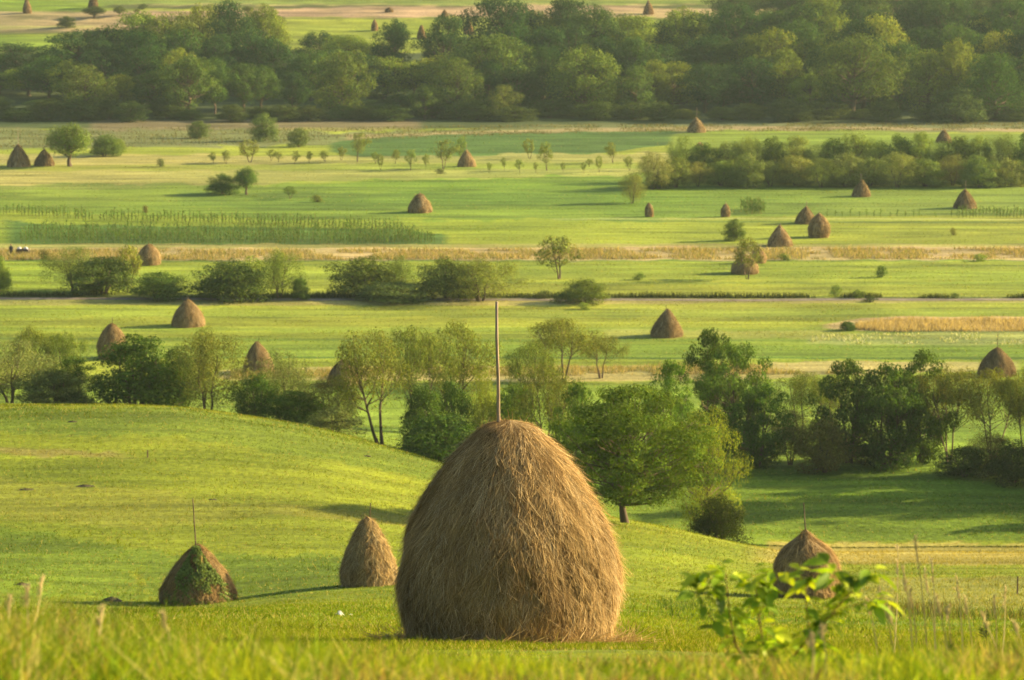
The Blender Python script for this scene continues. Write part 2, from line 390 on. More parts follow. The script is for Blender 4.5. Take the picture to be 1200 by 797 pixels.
def ftone(X, Y):
    pal = np.array([(.11, .175, .012), (.17, .215, .012), (.07, .11, .012), (.32, .27, .09), (.15, .10, .04), (.22, .245, .016)]); n = len(X)
    a = fbm(X * 1.7 + 4, Y * 1.2, 3) + .22 * (nr.rand(n) - .5); q = np.clip(((a - .25) / .5 * 6), 0, 5.99).astype(int)
    order = np.array([4, 3, 2, 0, 1, 5]); return pal[order[q]] * (.95 + 1.0 * nr.rand(n))[:, None]
# tall foreground grass (out of focus, in front of the big stack)
n = 120000; Y = 7.5 + 38 * nr.rand(n) ** 1.25; X = (nr.rand(n) - .5) * 2 * .205 * (Y + 1.5)
cl = fbm(X * 1.3, Y * 1.1, 3); keep = nr.rand(n) < np.clip((cl - .28) * 3, .12, 1); X, Y, cl = X[keep], Y[keep], cl[keep]
ul = 600 + FPX * X / Y
hb = np.interp(Y, [7, 14, 22, 30, 45], [.18, .13, .065, .045, .04]) * np.interp(ul, [0, 230, 450, 800, 1200], [2.3, 1.6, 1.0, .8, 1.1]) * (.45 + cl * 1.1) * (.6 + .8 * nr.rand(len(X)))
wb_ = np.interp(Y, [7, 20, 45], [.009, .011, .013]) * (.6 + .8 * nr.rand(len(X)))
o = obj('tall_grass', blades('tall_grass', X, Y, hb, wb_, ftone(X, Y), .7, 2, .5)); tag(o, 'blurred tall green and yellow grass along the bottom of the picture', 'grass', kind='stuff')
# mown meadow on the near hill
n = 330000; Y = 1 / (1 / 212 + (1 / 36 - 1 / 212) * nr.rand(n)); Y = np.where(nr.rand(n) < .6, 38 + 174 * nr.rand(n) ** 1.1, Y); X = (nr.rand(n) - .5) * 2 * .195 * (Y + 2)
cl = fbm(X / 1.3, Y / 1.3, 2); hb = (.04 + .09 * cl * cl + .03 * nr.rand(n)) * np.interp(Y, [38, 120, 212], [1, 1.15, 1.4]); wb_ = .012 + Y * .00022
o = obj('meadow_grass', blades('meadow_grass', X, Y, hb, wb_, blade_tone(X, Y, .25, 1.0), .6, 1, .2)); tag(o, 'short mown yellow green grass over the near hillside', 'grass', kind='stuff')
# valley meadow texture
n = 200000; Y = 1 / (1 / 600 + (1 / 196 - 1 / 600) * nr.rand(n)); X = (nr.rand(n) - .5) * 2 * .19 * (Y + 4)
cl = fbm(X / 6, Y / 1.8, 3); k = nr.rand(n) < np.clip((cl - .35) * 3.5, .1, 1); X, Y, cl = X[k], Y[k], cl[k]
hb = .09 + .12 * cl * nr.rand(len(X)); wb_ = .03 + Y * .00022
o = obj('valley_grass', blades('valley_grass', X, Y, hb, wb_, blade_tone(X, Y, .22, 1.0), .7, 1, .2)); tag(o, 'short green grass of the flat valley fields', 'grass', kind='stuff')
def patch(name, label, n, xs, t, b, h, w, c, valley=True, thr=.0, cat='grass', lean=.4):
    px = xs[0] + (xs[-1] - xs[0]) * nr.rand(n); tt = np.interp(px, xs, t); bb = np.interp(px, xs, b); rw = tt + (bb - tt) * nr.rand(n)
    ang = TH + np.arctan((rw - CY) / FPX)
    Y = HC / np.tan(ang) if valley else np.array([at_row(p, r)[1] for p, r in zip(px, rw)])
    if valley: D = np.full(n, HC)
    else: D = Y * np.tan(ang)
    X = (px - CX) * (Y * math.cos(TH) + D * math.sin(TH)) / FPX
    cl = fbm(X / 4, Y / 4, 3); k = cl > thr; X, Y, cl = X[k], Y[k], cl[k]; m = len(X)
    cc = np.array(c)[nr.randint(0, len(c), m)] * (.7 + .6 * nr.rand(m))[:, None]
    o = obj(name, blades(name, X, Y, h * (.5 + cl) * (.5 + .7 * nr.rand(m)), w * (.7 + .6 * nr.rand(m)), cc, lean, 2, .5)); tag(o, label, cat, kind='stuff'); return o
DRY = [(.37, .30, .15), (.31, .25, .11), (.26, .23, .09), (.17, .19, .05)]
patch('dry_grass', 'long strip of tall tan dry grass crossing the whole valley', 26000, [-60, 1260], [294, 291], [305, 304], .55, .10, DRY, thr=.40)
patch('reed_bed', 'pale tan reeds in a block at the right of the valley', 9000, [1002, 1040, 1260], [381, 375, 374], [386, 389, 389], .5, .07, [(.40, .33, .18), (.34, .27, .14)], cat='reeds', lean=.2)
patch('dry_grass', 'patchy tan grass behind the row of trees', 9000, [270, 1000], [434, 428], [445, 438], .5, .07, DRY, thr=.4)
patch('track_weeds', 'dark green weeds along the edge of the farm track', 9000, [-60, 350, 1260], [344.5, 346.5, 348], [347.5, 349, 349.5], .55, .1, [(.04, .06, .018), (.06, .08, .02), (.09, .1, .03)], thr=.42, cat='weeds')
patch('wood_edge_grass', 'rough tan and green grass along the foot of the wood', 14000, [-60, 400, 700, 1260], [150, 150, 146, 144], [180, 165, 156, 151], .45, .16, [(.12, .12, .05), (.10, .12, .04), (.17, .15, .08)], thr=.42)
patch('white_flowers', 'scattered pale flower heads below the reed block', 2600, [950, 1020, 1260], [394, 391, 391], [402, 404, 404], .3, .08, [(.5, .5, .36), (.42, .45, .26), (.2, .25, .06)], thr=.4, cat='flowers')
patch('field_edge_weeds', 'thin dark fringe of weeds where green field meets tan slope', 2500, [868, 1260], [636.4, 636.2], [637.4, 637.1], .14, .06, [(.05, .08, .02), (.1, .12, .03)], thr=.1, cat='weeds')
patch('hill_weeds', 'brown and dark green weeds behind the leafy sapling', 1500, [1030, 1200], [706, 716], [730, 734], .42, .035, [(.07, .09, .02), (.16, .12, .05), (.1, .13, .03)], valley=False, thr=.42, cat='weeds')
patch('hill_weeds', 'low green weeds left of the leafy sapling', 500, [770, 835], [700, 700], [724, 724], .3, .04, [(.08, .13, .02), (.1, .15, .03)], valley=False, thr=.4, cat='weeds')

n = 26000; Y = 55 + 150 * nr.rand(n); X = (nr.rand(n) - .5) * .38 * Y; cl = fbm(X / 2.2 + 31, Y / 2.6, 3) + .25 * (fbm(X / 14, Y / 9 + 3, 2) - .5); k = cl > .60; X, Y, cl = X[k], Y[k], cl[k]
o = obj('grass_tussocks', blades('grass_tussocks', X, Y, .12 + .25 * nr.rand(len(X)) * cl, .02 + Y * .0002, blade_tone(X, Y, .35, .75), .9, 2, .5)); tag(o, 'darker tufts of longer grass dotted over the near hillside', 'grass', kind='stuff')

# ------------------------------------------------------------------ haystacks
def hay_meshes(key, prof, H_, nlocks, per, L, w, seed, core_n=48):
    r_ = np.random.RandomState(seed); ts = np.array([p[0] for p in prof]); rs = np.array([p[1] for p in prof])
    rf = lambda t: pchip(ts, rs, np.clip(t, 0, 1)) * H_
    lump = lambda a, t: 1 + .05 * (fbm(np.cos(a) * 1.6 + 5 + seed, np.sin(a) * 1.6 + t * 3 + 5, 3) - .5) * 2 + .03 * (fbm(np.cos(a) * 6 + 9, np.sin(a) * 6 + t * 9 + seed, 2) - .5) * 2
    nt_ = 34; V = []; Q = []
    tt = np.linspace(0, 1, nt_)
    for t in tt:
        a = np.arange(core_n) * 2 * np.pi / core_n; r = np.maximum(rf(np.full(core_n, t)) * lump(a, t) - w * 1.5, .004)
        V.append(np.stack([r * np.cos(a), r * np.sin(a), np.full(core_n, t * H_)], 1))
    for i in range(nt_ - 1):
        for k in range(core_n): Q.append((i * core_n + k, i * core_n + (k + 1) % core_n, (i + 1) * core_n + (k + 1) % core_n, (i + 1) * core_n + k))
    V = np.concatenate(V); Cc = np.broadcast_to(np.array([.17, .115, .05]), (len(V), 3)) * (.7 + .6 * fbm(V[:, 0] * 5 + 30, V[:, 2] * 5 + 30 + V[:, 1] * 3, 2))[:, None]  # core coloured dark brown to paint shade into the gaps between strands
    n = nlocks * per
    # locks: centre on the surface, common direction, common tone
    cand = r_.rand(nlocks * 3); pr = rf(cand) + .1 * H_; cand = cand[r_.rand(nlocks * 3) < pr / pr.max()][:nlocks]; nl = len(cand); n = nl * per
    la = r_.rand(nl) * 2 * np.pi; tilt = (fbm(la * 3, cand * 5 + seed, 2) - .5) * 1.3 + r_.randn(nl) * .32
    tone = (.68 + .5 * r_.rand(nl)) * (.72 + .6 * fbm(la * 2.3 + seed, cand * 4, 3)); warm = r_.rand(nl)
    t0 = np.repeat(cand, per) + r_.randn(n) * .35 * L / H_; a0 = np.repeat(la, per) + r_.randn(n) * .16 * L / (rf(np.repeat(cand, per)) + .15)
    tl = np.repeat(tilt, per) + r_.randn(n) * .16; loose = r_.rand(n) < .17; tl = np.where(loose, (r_.rand(n) - .5) * 2.8, tl); ll = L * (.35 + .95 * r_.rand(n)); SG = 3
    lift = (np.abs(r_.randn(n)) * .05 + .01) * L + (np.repeat(r_.rand(nl), per)) * .12 * L; lift = np.where(loose, lift * 2.1 + .012, lift)
    Vs = np.zeros((n, 2 * (SG + 1), 3)); t = np.clip(t0, .02, 1.0); a = a0.copy()
    for k in range(SG + 1):
        f = k / SG
        r = rf(t) * lump(a, t) + lift * (.3 + 1.1 * f ** 1.5) + .002
        c = np.stack([r * np.cos(a), r * np.sin(a), t * H_], 1)
        c[:, 2] = np.where(c[:, 2] < .01, .01, c[:, 2])
        tang = np.stack([-np.sin(a), np.cos(a), np.zeros(n)], 1); hw = (w * (1 - .55 * f) * .5)[:, None] if hasattr(w, '__len__') else w * (1 - .55 * f) * .5
        rn = np.stack([np.cos(a), np.sin(a), np.full(n, .2)], 1); tw = (r_.rand(n) - .5)[:, None] * 1.2
        side = tang + rn * tw if k == 0 else side
        Vs[:, 2 * k] = c - side * hw; Vs[:, 2 * k + 1] = c + side * hw
        # step along surface downward
        dr = (rf(np.clip(t - .02, 0, 1)) - rf(np.clip(t + .02, 0, 1))) / (.04 * H_); sl_ = np.sqrt(1 + dr * dr)
        t = t - np.cos(tl) * ll / SG / (H_ * sl_); t = np.maximum(t, 0); a = a + np.sin(tl) * ll / SG / (r + .12)
    base = (np.arange(n) * 2 * (SG + 1))[:, None]
    Qs = np.concatenate([base + np.array([[2 * k, 2 * k + 1, 2 * k + 3, 2 * k + 2]]) for k in range(SG)], 0)
    c1 = np.array([.47, .325, .135]); c2 = np.array([.54, .415, .215]); c3 = np.array([.28, .185, .08])
    wq = np.repeat(warm, per)[:, None]; cs = np.where(wq < .35, c3, np.where(wq < .8, c1, c2)) * (np.repeat(tone, per) * (.7 + .6 * r_.rand(n)))[:, None]
    Cs = np.repeat(cs[:, None, :], 2 * (SG + 1), 1).reshape(-1, 3)
    # tousled straws round the tip
    m = nlocks // (6 if nlocks > 3000 else 30); ar = r_.rand(m) * 6.283; rr0 = r_.rand(m) ** .6 * .16 * H_; zt = np.interp(rr0, [0, .1 * H_, .16 * H_], [H_ * .995, H_ * .965, H_ * .925]) + r_.rand(m) * .03
    p0 = np.stack([rr0 * np.cos(ar), rr0 * np.sin(ar), zt], 1); dd = r_.randn(m, 3) * np.array([1, 1, .35]); dd /= np.linalg.norm(dd, axis=1)[:, None]; lt = (L * .55 * (.4 + r_.rand(m)))[:, None]
    sd_ = np.cross(dd, np.array([0, .3, 1])); sd_ /= np.linalg.norm(sd_, axis=1)[:, None]; Vt = np.stack([p0 - sd_ * w * .5, p0 + sd_ * w * .5, p0 + dd * lt + sd_ * w * .3 - [0, 0, .02], p0 + dd * lt - sd_ * w * .3 - [0, 0, .02]], 1).reshape(-1, 3)
    Vs = np.concatenate([Vs.reshape(-1, 3), Vt]); Qs = np.concatenate([Qs, np.arange(m * 4).reshape(-1, 4) + n * 2 * (SG + 1)]); Cs = np.concatenate([Cs, np.repeat(c1 * (.6 + .7 * r_.rand(m))[:, None], 4, 0)])
    VV = np.concatenate([V, Vs.reshape(-1, 3)]); QQ = np.concatenate([np.array(Q), Qs + len(V)])
    return mesh_from(key, VV, QQ, M['hay'], np.concatenate([Cc, Cs]))
P_MAIN = [(0, .415), (.07, .435), (.16, .458), (.28, .475), (.43, .452), (.58, .393), (.73, .308), (.85, .225), (.93, .148), (.98, .085), (1, .006)]
P_CONE = [(0, .36), (.2, .37), (.4, .325), (.6, .25), (.8, .155), (.92, .09), (1, .008)]
P_WIDE = [(0, .54), (.15, .55), (.35, .50), (.55, .405), (.75, .265), (.9, .13), (1, .008)]
P_BELL = [(0, .44), (.16, .465), (.44, .46), (.62, .405), (.72, .335), (.81, .235), (.9, .10), (1, .008)]
P_DOME = [(0, .5), (.15, .53), (.35, .51), (.55, .43), (.75, .29), (.9, .14), (1, .008)]
P_EGG = [(0, .36), (.15, .41), (.35, .43), (.55, .38), (.75, .27), (.9, .14), (1, .008)]
P_LEFT = [(0, .52), (.15, .54), (.35, .475), (.55, .375), (.75, .24), (.9, .12), (1, .008)]
P_SLIM = [(0, .2), (.3, .23), (.6, .2), (.8, .13), (.92, .07), (1, .008)]
HM = {}
def pole_mesh(name, x0, top, r0, r1, tx=0., z0=.0, mat=None):
    b = MB(); zs = np.linspace(z0, top, 7)
    b.tube([((x0 + tx * (z - z0) / (top - z0)) + .006 * math.sin(z * 5), 0, z) for z in zs], list(np.linspace(r0, r1, 7)), 8); return b.mesh(name, mat or M['pole'], True)
def haystack(px, base, top, hw, prof, label, pole=None, pole_px=None, Y=None, tint=(1, 1, 1), near=0, extra=None, lean=0, sink=.06):
    if Y is None: Y = rowY(base)
    # `base` is the row of the front foot of the hay: its centre stands half a width further back
    X, Y, Z = at(px, Y)
    Dt = Y * dropk(top); h = (HC - Dt) - Z
    c = Y * math.cos(TH) + (HC - Z) * math.sin(TH); wid = hw * c / FPX
    key = (id(prof), near)
    if near == 2: me = hay_meshes('hay', prof, h, 5000, 17, .34, .0072, 5, 96); sc = (1, 1, 1)
    else:
        if key not in HM: HM[key] = hay_meshes('hay', prof, 3.0, *((1500, 10, .42, .022) if near else (420, 7, .5, .05)), len(HM) + 9)
        me = HM[key]; mr = max(r for _, r in prof) * 3.0; sc = (wid / mr, wid / mr, h / 3.0)
    e = empty('haystack', (X, Y, Z - sink), rnd.random() * 6 if near != 2 else 0, label, 'haystack', 'haystacks in the meadows')
    hy = obj('hay', me, e); hy.scale = sc; hy.color = (*tint, 1)
    if near != 2: hy.rotation_euler = (rnd.uniform(-.05, .05), rnd.uniform(-.05, .05), 0)
    e.rotation_euler = (0, 0, e.rotation_euler[2] if not extra and not lean else 0)
    if pole is not None:
        ph = (Y * dropk(top) - Y * dropk(pole)); dx = ((pole_px or px) - px) * c / FPX
        r0 = .035 if near else .045
        pl = obj('pole', pole_mesh('pole', 0 if near != 2 else -.12, h + ph, (.035 if near == 2 else r0), .023 if near == 2 else r0 * .7, (dx if near != 2 else dx + .12), h * .55, M['bark'] if near == 1 else None), e)
        pl.rotation_euler = (0, 0, -e.rotation_euler[2])
    return e
main = haystack(596, 752, 491, 130, P_MAIN, 'largest haystack, golden brown and round, standing in the foreground with tall bare pole', 352, 582, 43.2, near=2, sink=.02)
s3 = haystack(232, 715, 636, 43, P_LEFT, 'dark conical haystack overgrown with green leaves, on the left of the near hill', 583, 228, 121, (.78, .76, .70), near=1, extra=True)
haystack(432, 687, 604, 31, P_CONE, 'slender brown haystack just left of the big golden haystack', 588, 435, 122.5, (.94, .96, .94), near=1)
haystack(946, 698, 619, 37, P_BELL, 'bell shaped brown haystack behind the leafy sapling', 588, 940, 123.5, (1.0, .98, .94), near=1)
P_FAR = [(0, .48), (.15, .475), (.38, .40), (.58, .29), (.75, .19), (.88, .10), (1, .008)]
FARH = [
 (221, 383, 350, 18.5, P_WIDE, 'broad haystack alone in the open field, casting a long shadow to its left', 346, .95),
 (132, 421, 378, 17, P_EGG, 'tall egg shaped haystack behind the dark dense tree', 371, .8),
 (303, 437, 399, 17, P_WIDE, 'haystack peeping over the pale feathery willow', 394, .8),
 (402, 452, 420, 18, P_WIDE, 'haystack half hidden left of the leaning willows', 415, .75),
 (781, 395, 361, 18, P_FAR, 'haystack in the open field right of the big haystack pole', 357, .8),
 (1168, 440, 406, 21, P_WIDE, 'dark haystack with pole above the treetops at the right edge', 389, .65),
 (175, 311, 285, 13, P_EGG, 'orange brown haystack behind the valley bushes on the left', 282, 1.0),
 (492, 250, 226, 13.5, P_CONE, 'pointed haystack in the field right of the corn rows', 224, .9),
 (547, 196, 175, 10.5, P_FAR, 'pale haystack standing among the small orchard trees', 168, 1.05),
 (22, 196, 168, 13, P_FAR, 'haystack with tall pole left of its darker twin at far left', 149, .85),
 (52, 195, 174, 11.5, P_FAR, 'squat dark haystack between poled haystack and round tree', 172, .6),
 (816, 156, 137, 10.5, P_FAR, 'haystack with tall pole at the foot of the wood', 125, .85),
 (820, 177, 166, 6, P_CONE, 'tiny orange haystack showing over the hedgerow', None, 1.1),
 (1106, 168, 151, 9, P_FAR, 'small haystack below the wood on the right, beyond the hedgerow', 148, .75),
 (761, 255, 237, 4.6, P_SLIM, 'thin haystack below the pale willow clump', None, .8),
 (850, 255, 238, 5, P_SLIM, 'thin haystack just left of the clump of corn', 235, .8),
 (944, 263, 241, 12, P_FAR, 'rear haystack of the group of three, with a short pole', 235, .75),
 (914, 289, 263, 14, P_FAR, 'leftmost haystack of the group of three, pale cap', 261, .95),
 (960, 279, 249, 12.5, P_EGG, 'taller egg shaped haystack, frontmost right of the group of three', 247, .85),
 (1009, 231, 210, 10.5, P_FAR, 'haystack in the shade under the hedgerow', 203, .7),
 (1131, 245, 221, 13, P_FAR, 'haystack with tall pole beside the short corn rows', 211, .75),
 (873, 321, 297, 15.5, P_DOME, 'low haystack partly hidden behind the small willow', None, 1.0),
 (889, 309, 290, 9, P_EGG, 'haystack behind another, right of the small willow', None, 1.05),
]
for px, b, t, hw, pr, lab, pol, tn in FARH:
    haystack(px, b, t, hw, pr, lab, pol, px + rnd.uniform(-1, 1), rowY(b - 1), (tn, tn * 1.02, tn * 1.04), near=1 if b > 300 else 0)
for px, Yq, t, hw, pr, lab, pol, tn in [
 (32, 800, -2, 5, P_CONE, 'faded haystack on the tan far slope, top left corner', None, .7),
 (109, 810, -5, 5.5, P_EGG, 'dark haystack directly behind the round bush on the far slope', None, .5),
 (456, 803, 8, 5, P_DOME, 'dark haystack on the tan strip of the far slope', None, .6),
 (494, 757, 29, 5, P_CONE, 'haystack on the far green field between two woodland trees', None, .7),
 (549, 766, 24, 5.5, P_CONE, 'haystack right of the dark tree standing out from the wood', 20, .8),
 (439, 773, 22, 4, P_DOME, 'tiny pale haystack on far green field', None, .9),
 (521, 795, 11, 4, P_DOME, 'small dark haystack above the tree that stands out from the wood', None, .6),
 (760, 800, 0, 6, P_FAR, 'haystack with pole on the far slope above the right of the wood', -6, .8)]:
    haystack(px, 0, t, hw, pr, lab, pol, px, Yq, (tn, tn * .93, tn * .9))

m = 3200; ar = nr.rand(m) * 6.283; r0 = 1.42 + np.abs(nr.randn(m)) * .30; tuft = nr.rand(m) < .3; ar = np.where(tuft, -1.2 + nr.randn(m) * .16, ar); r0 = np.where(tuft, 1.38 + nr.rand(m) * .25, r0)
p0 = np.stack([r0 * np.cos(ar), r0 * np.sin(ar), .02 + nr.rand(m) * .05], 1); bl = main.location
p0[:, 2] += terr(p0[:, 0] + bl.x, p0[:, 1] + bl.y) - bl.z; dd = nr.randn(m, 3) * np.array([1, .8, .3]); dd[:, 2] = np.where(tuft, .9 + nr.rand(m), np.abs(dd[:, 2])); dd /= np.linalg.norm(dd, axis=1)[:, None]
ls_ = (.16 + .3 * nr.rand(m))[:, None]; sd_ = np.cross(dd, np.array([.2, .9, .3])); sd_ /= np.linalg.norm(sd_, axis=1)[:, None]; sd_ *= .005
Vt = np.stack([p0 - sd_, p0 + sd_, p0 + dd * ls_ + sd_ * .6, p0 + dd * ls_ - sd_ * .6], 1).reshape(-1, 3)
obj('fallen_straw', mesh_from('fallen_straw', Vt, np.arange(m * 4).reshape(-1, 4), M['hay'], np.repeat(np.array([.42, .31, .14]) * (.6 + .7 * nr.rand(m))[:, None], 4, 0)), main)

n = 1500; a_ = nr.rand(n) * 6.283; q_ = 1.42 + np.abs(nr.randn(n)) * .22; gx_ = bl.x + q_ * np.cos(a_); gy_ = bl.y + q_ * np.sin(a_); kk_ = fbm(gx_ * 2.5, gy_ * 2.5, 2) > .45; gx_, gy_ = gx_[kk_], gy_[kk_]
o = obj('grass_at_stack', blades('grass_at_stack', gx_, gy_, .06 + .2 * nr.rand(len(gx_)) ** 2, np.full(len(gx_), .011), ftone(gx_, gy_), .6, 2, .5)); tag(o, 'uneven grass growing up round the foot of the big haystack', 'grass', kind='stuff')

# green leaves growing over the left haystack, and a pale plank leaning on it
h3 = 2.9; b = MB(); V = []; Q = []
def leaf_quads(P, Nn, size, r_, aspect=.6):
    n = len(P); a = r_.randn(n, 3); a -= (a * Nn).sum(1)[:, None] * Nn; a /= np.linalg.norm(a, axis=1)[:, None] + 1e-9; b_ = np.cross(Nn, a)
    s = size[:, None] * .5
    V = np.stack([P - a * s, P - b_ * s * aspect + a * s * .1, P + a * s, P + b_ * s * aspect + a * s * .1], 1)
    return V.reshape(-1, 3), np.arange(n * 4).reshape(-1, 4)
rr = np.random.RandomState(3); n = 9000
t = rr.rand(n) ** .8 * .92; a = -np.pi / 2 + (rr.rand(n) - .45) * 2.7 * (1.15 - t); cl = fbm(a * 5 + 9, t * 8, 3); k = cl > .36 + .26 * rr.rand(n); t, a = t[k], a[k]; n = len(t)
rad = pchip(*zip(*P_LEFT), t) * h3 * .99 + rr.rand(n) * .16
P = np.stack([rad * np.cos(a), rad * np.sin(a), t * h3], 1); Nn = np.stack([np.cos(a), np.sin(a), .5 + rr.rand(n)], 1) + rr.randn(n, 3) * .5; Nn /= np.linalg.norm(Nn, axis=1)[:, None]
V, Q = leaf_quads(P, Nn, .09 + .07 * rr.rand(n), rr); cc = np.array([.16, .22, .055]) * (.5 + 1.0 * rr.rand(n))[:, None]
obj('climbing_foliage', mesh_from('climbing_foliage', V, Q, M['grass'], np.repeat(cc, 4, 0)), s3)
b = MB(); X0 = .25
pts = [(X0 + .02, -.58 * h3 * 1.0, -.02), (X0 + .0, -.50 * h3, .25 * h3), (X0 - .0, -.39 * h3, .5 * h3), (X0 - .03, -.22 * h3, .8 * h3)]
for s_ in (-.05, .0, .05): b.tube([(p[0] + s_, p[1] - .05, p[2]) for p in pts], [.045, .045, .04, .03], 6)
obj('plank', b.mesh('plank', M['plank']), s3)

# ------------------------------------------------------------------ trees
def shape_env(kind):
    return dict(
      broad=lambda t: math.sin(math.pi * min(max(t, 0), 1) ** .8) ** .55,
      dome=lambda t: math.sqrt(max(0, 1 - t ** 2.2)) * (.86 + .14 * t),
      cone=lambda t: (1 - t) ** .75 * (.55 + .45 * min(1, t * 5)) + .12,
      umbrella=lambda t: max(0, math.sin(math.pi * (.2 + .8 * t))) ** .5,
      tall=lambda t: max(.05, math.sin(math.pi * min(max(t * .92 + .06, 0), 1))) ** .6)[kind]
def tree_proto(seed, env='broad', c0=.15, nclump=45, cr=.15, flat=.75, nleaf=7000, leaf=.022, aspect=.6, stems=1, trunk=.022, droop=0., inner=.35, spread=.0, hole=0., limbs=True, lobes=0):
    """unit-high, unit-wide tree: trunk mesh with limbs to every clump, crown mesh of leaf faces"""
    r_ = np.random.RandomState(seed); ef = shape_env(env); C = []
    lob = [(r_.rand() * 6.28, .3 + .5 * r_.rand()) for _ in range(lobes)]
    gr = math.pi * (3 - math.sqrt(5)); tries = 0
    while len(C) < nclump and tries < 4000:
        tries += 1; t = r_.rand() ** .85; a = r_.rand() * 6.283
        q = r_.rand() ** inner
        m = 1.0 + .16 * math.sin(2 * a + seed) + .12 * math.sin(3 * a + seed * 2.1 + 4 * t)
        rad = ef(t) * (.5 - cr * .75) * q * m
        z = c0 + cr * flat * (.8 if c0 > .08 else .35) + t * (1 - c0 - cr * flat * 1.3)
        p = np.array([rad * math.cos(a), rad * math.sin(a), z])
        if any(np.linalg.norm((p - c[0]) * np.array([1, 1, 1.2])) < cr * .55 for c in C) and tries < 2500: continue
        C.append((p, cr * (.65 + .6 * r_.rand()) * (.75 if t > .8 else 1)))
    if hole: C = [c for c in C if r_.rand() > hole]
    # crown
    wts = np.array([c[1] ** 2 for c in C]); wts /= wts.sum(); cnt = (wts * nleaf).astype(int)
    PP = []; NN = []; TN = []
    for (p, rad), m in zip(C, cnt):
        dirs = r_.randn(m, 3); dirs /= np.linalg.norm(dirs, axis=1)[:, None]
        bump = 1 + .35 * (fbm(dirs[:, 0] * 2.2 + seed + p[0] * 9, dirs[:, 1] * 2.2 + dirs[:, 2] * 2 + 9, 2) - .5) * 2
        q = (.45 + .55 * r_.rand(m) ** .45) * bump; q *= np.where(r_.rand(m) < .08, 1.2, 1)
        P = p + dirs * (rad * q)[:, None] * np.array([1, 1, flat])
        if droop: P[:, 2] -= droop * rad * r_.rand(m) ** 2 * 2 * np.clip(1 - dirs[:, 2], 0, 2)
        N_ = dirs * 1.25 + r_.randn(m, 3) * .45 + np.array([0, 0, .3]); N_ /= np.linalg.norm(N_, axis=1)[:, None]
        PP.append(P); NN.append(N_); TN.append(np.full(m, .82 + .36 * r_.rand()))
    P = np.concatenate(PP); N_ = np.concatenate(NN); tn = np.concatenate(TN); P[:, 2] = np.maximum(P[:, 2], .005)
    ex = np.percentile(np.abs(P[:, :2]), 96) / .5 * .98; ez = np.percentile(P[:, 2], 99.6); kk = np.array([1 / ex, 1 / ex, 1 / ez]); P = P * kk
    n = len(P); V, Q = leaf_quads(P, N_, leaf * (.6 + .8 * r_.rand(n)), r_, aspect)
    hue = r_.rand(n); cc = np.stack([1 + .35 * (hue - .5), np.ones(n), 1 + .2 * (hue - .5)], 1) * (tn * (.7 + .6 * r_.rand(n)))[:, None]
    crown = mesh_from('crown', V, Q, M['leaf'], np.repeat(cc, 4, 0))
    # trunk and limbs
    b = MB(); st = []
    for s_ in range(stems):
        a = 6.283 * s_ / stems + r_.rand(); sp = spread * (.5 + r_.rand()) if stems > 1 or spread else .0
        top = np.array([math.cos(a) * sp, math.sin(a) * sp, c0 + (1 - c0) * .62]); base = np.array([math.cos(a) * .02 * (stems > 1), math.sin(a) * .02 * (stems > 1), -.03])
        wob = r_.randn(6, 2) * .012
        pts = [base + (top - base) * f + np.array([wob[i][0], wob[i][1], 0]) * (f > 0) for i, f in enumerate(np.linspace(0, 1, 6))]
        rr_ = [trunk * (1.35 if f == 0 else 1 - .7 * f) / math.sqrt(stems) * 1.2 for f in np.linspace(0, 1, 6)]
        b.tube(pts, rr_, 7); st.append((pts, rr_))
    if limbs:
        for p, rad in C:
            pts, rr_ = st[int(np.argmin([np.linalg.norm((s_[0][4] - p)[:2]) for s_ in st]))]
            f = np.clip((p[2] / pts[-1][2]) * .62 - .05 + .15 * r_.rand(), .15, .93); i = int(f * 5); q = f * 5 - i
            s0 = pts[i] * (1 - q) + pts[min(i + 1, 5)] * q; rs = (rr_[i] * (1 - q) + rr_[min(i + 1, 5)] * q) * .55
            mid = s0 * .5 + p * .5 + np.array([(p - s0)[0] * .12, (p - s0)[1] * .12, -.02]) + r_.randn(3) * .012
            b.tube([s0, s0 * .72 + mid * .28 + r_.randn(3) * .004, mid, mid * .45 + p * .55, p], [rs, rs * .8, rs * .55, rs * .38, rs * .18], 5)
            for _ in range(2):
                e = p + r_.randn(3) * rad * .55; b.tube([mid * .4 + p * .6, (mid + p) / 2 * .3 + (p * .3 + e * .4), e], [rs * .3, rs * .2, rs * .08], 4)
    b.V = [v * kk for v in b.V]
    return b.mesh('trunk', M['bark'], True), crown
PR = {}
for i in range(5): PR['forest%d' % i] = tree_proto(20 + i, ['broad', 'tall', 'broad', 'dome', 'cone'][i], [.12, .08, .16, .05, .06][i], 60, .135, .8, 13000, .027, .65, 1, .02, inner=.4)
for i in range(3): PR['bush%d' % i] = tree_proto(40 + i, 'dome', .0, 50, .155, .75, 13000, .035, .6, 4, .02, spread=.15, inner=.42)
for i in range(3): PR['willow%d' % i] = tree_proto(50 + i, 'umbrella', .52, 44, .115, .55, 9500, .03, .28, 3, .017, .55, .4, .25)
PR['lean'] = tree_proto(61, 'umbrella', .40, 34, .13, .6, 9000, .03, .28, 2, .02, .5, .4, .24)
for i in range(2): PR['feather%d' % i] = tree_proto(70 + i, 'tall', .1, 55, .13, .9, 14000, .032, .26, 3, .018, .3, .5, .12)
for i in range(3): PR['alder%d' % i] = tree_proto(80 + i, 'tall', .0, 110, .095, .65, 15000, .026, .7, 3, .02, spread=.14, hole=.08, inner=.5)
for i in range(3): PR['small%d' % i] = tree_proto(90 + i, 'tall', .22, 26, .16, .7, 1500, .06, .5, 2, .022, spread=.2, hole=.15)
PR['big'] = tree_proto(107, 'broad', .15, 110, .105, .58, 42000, .0175, .6, 1, .016, inner=.42)
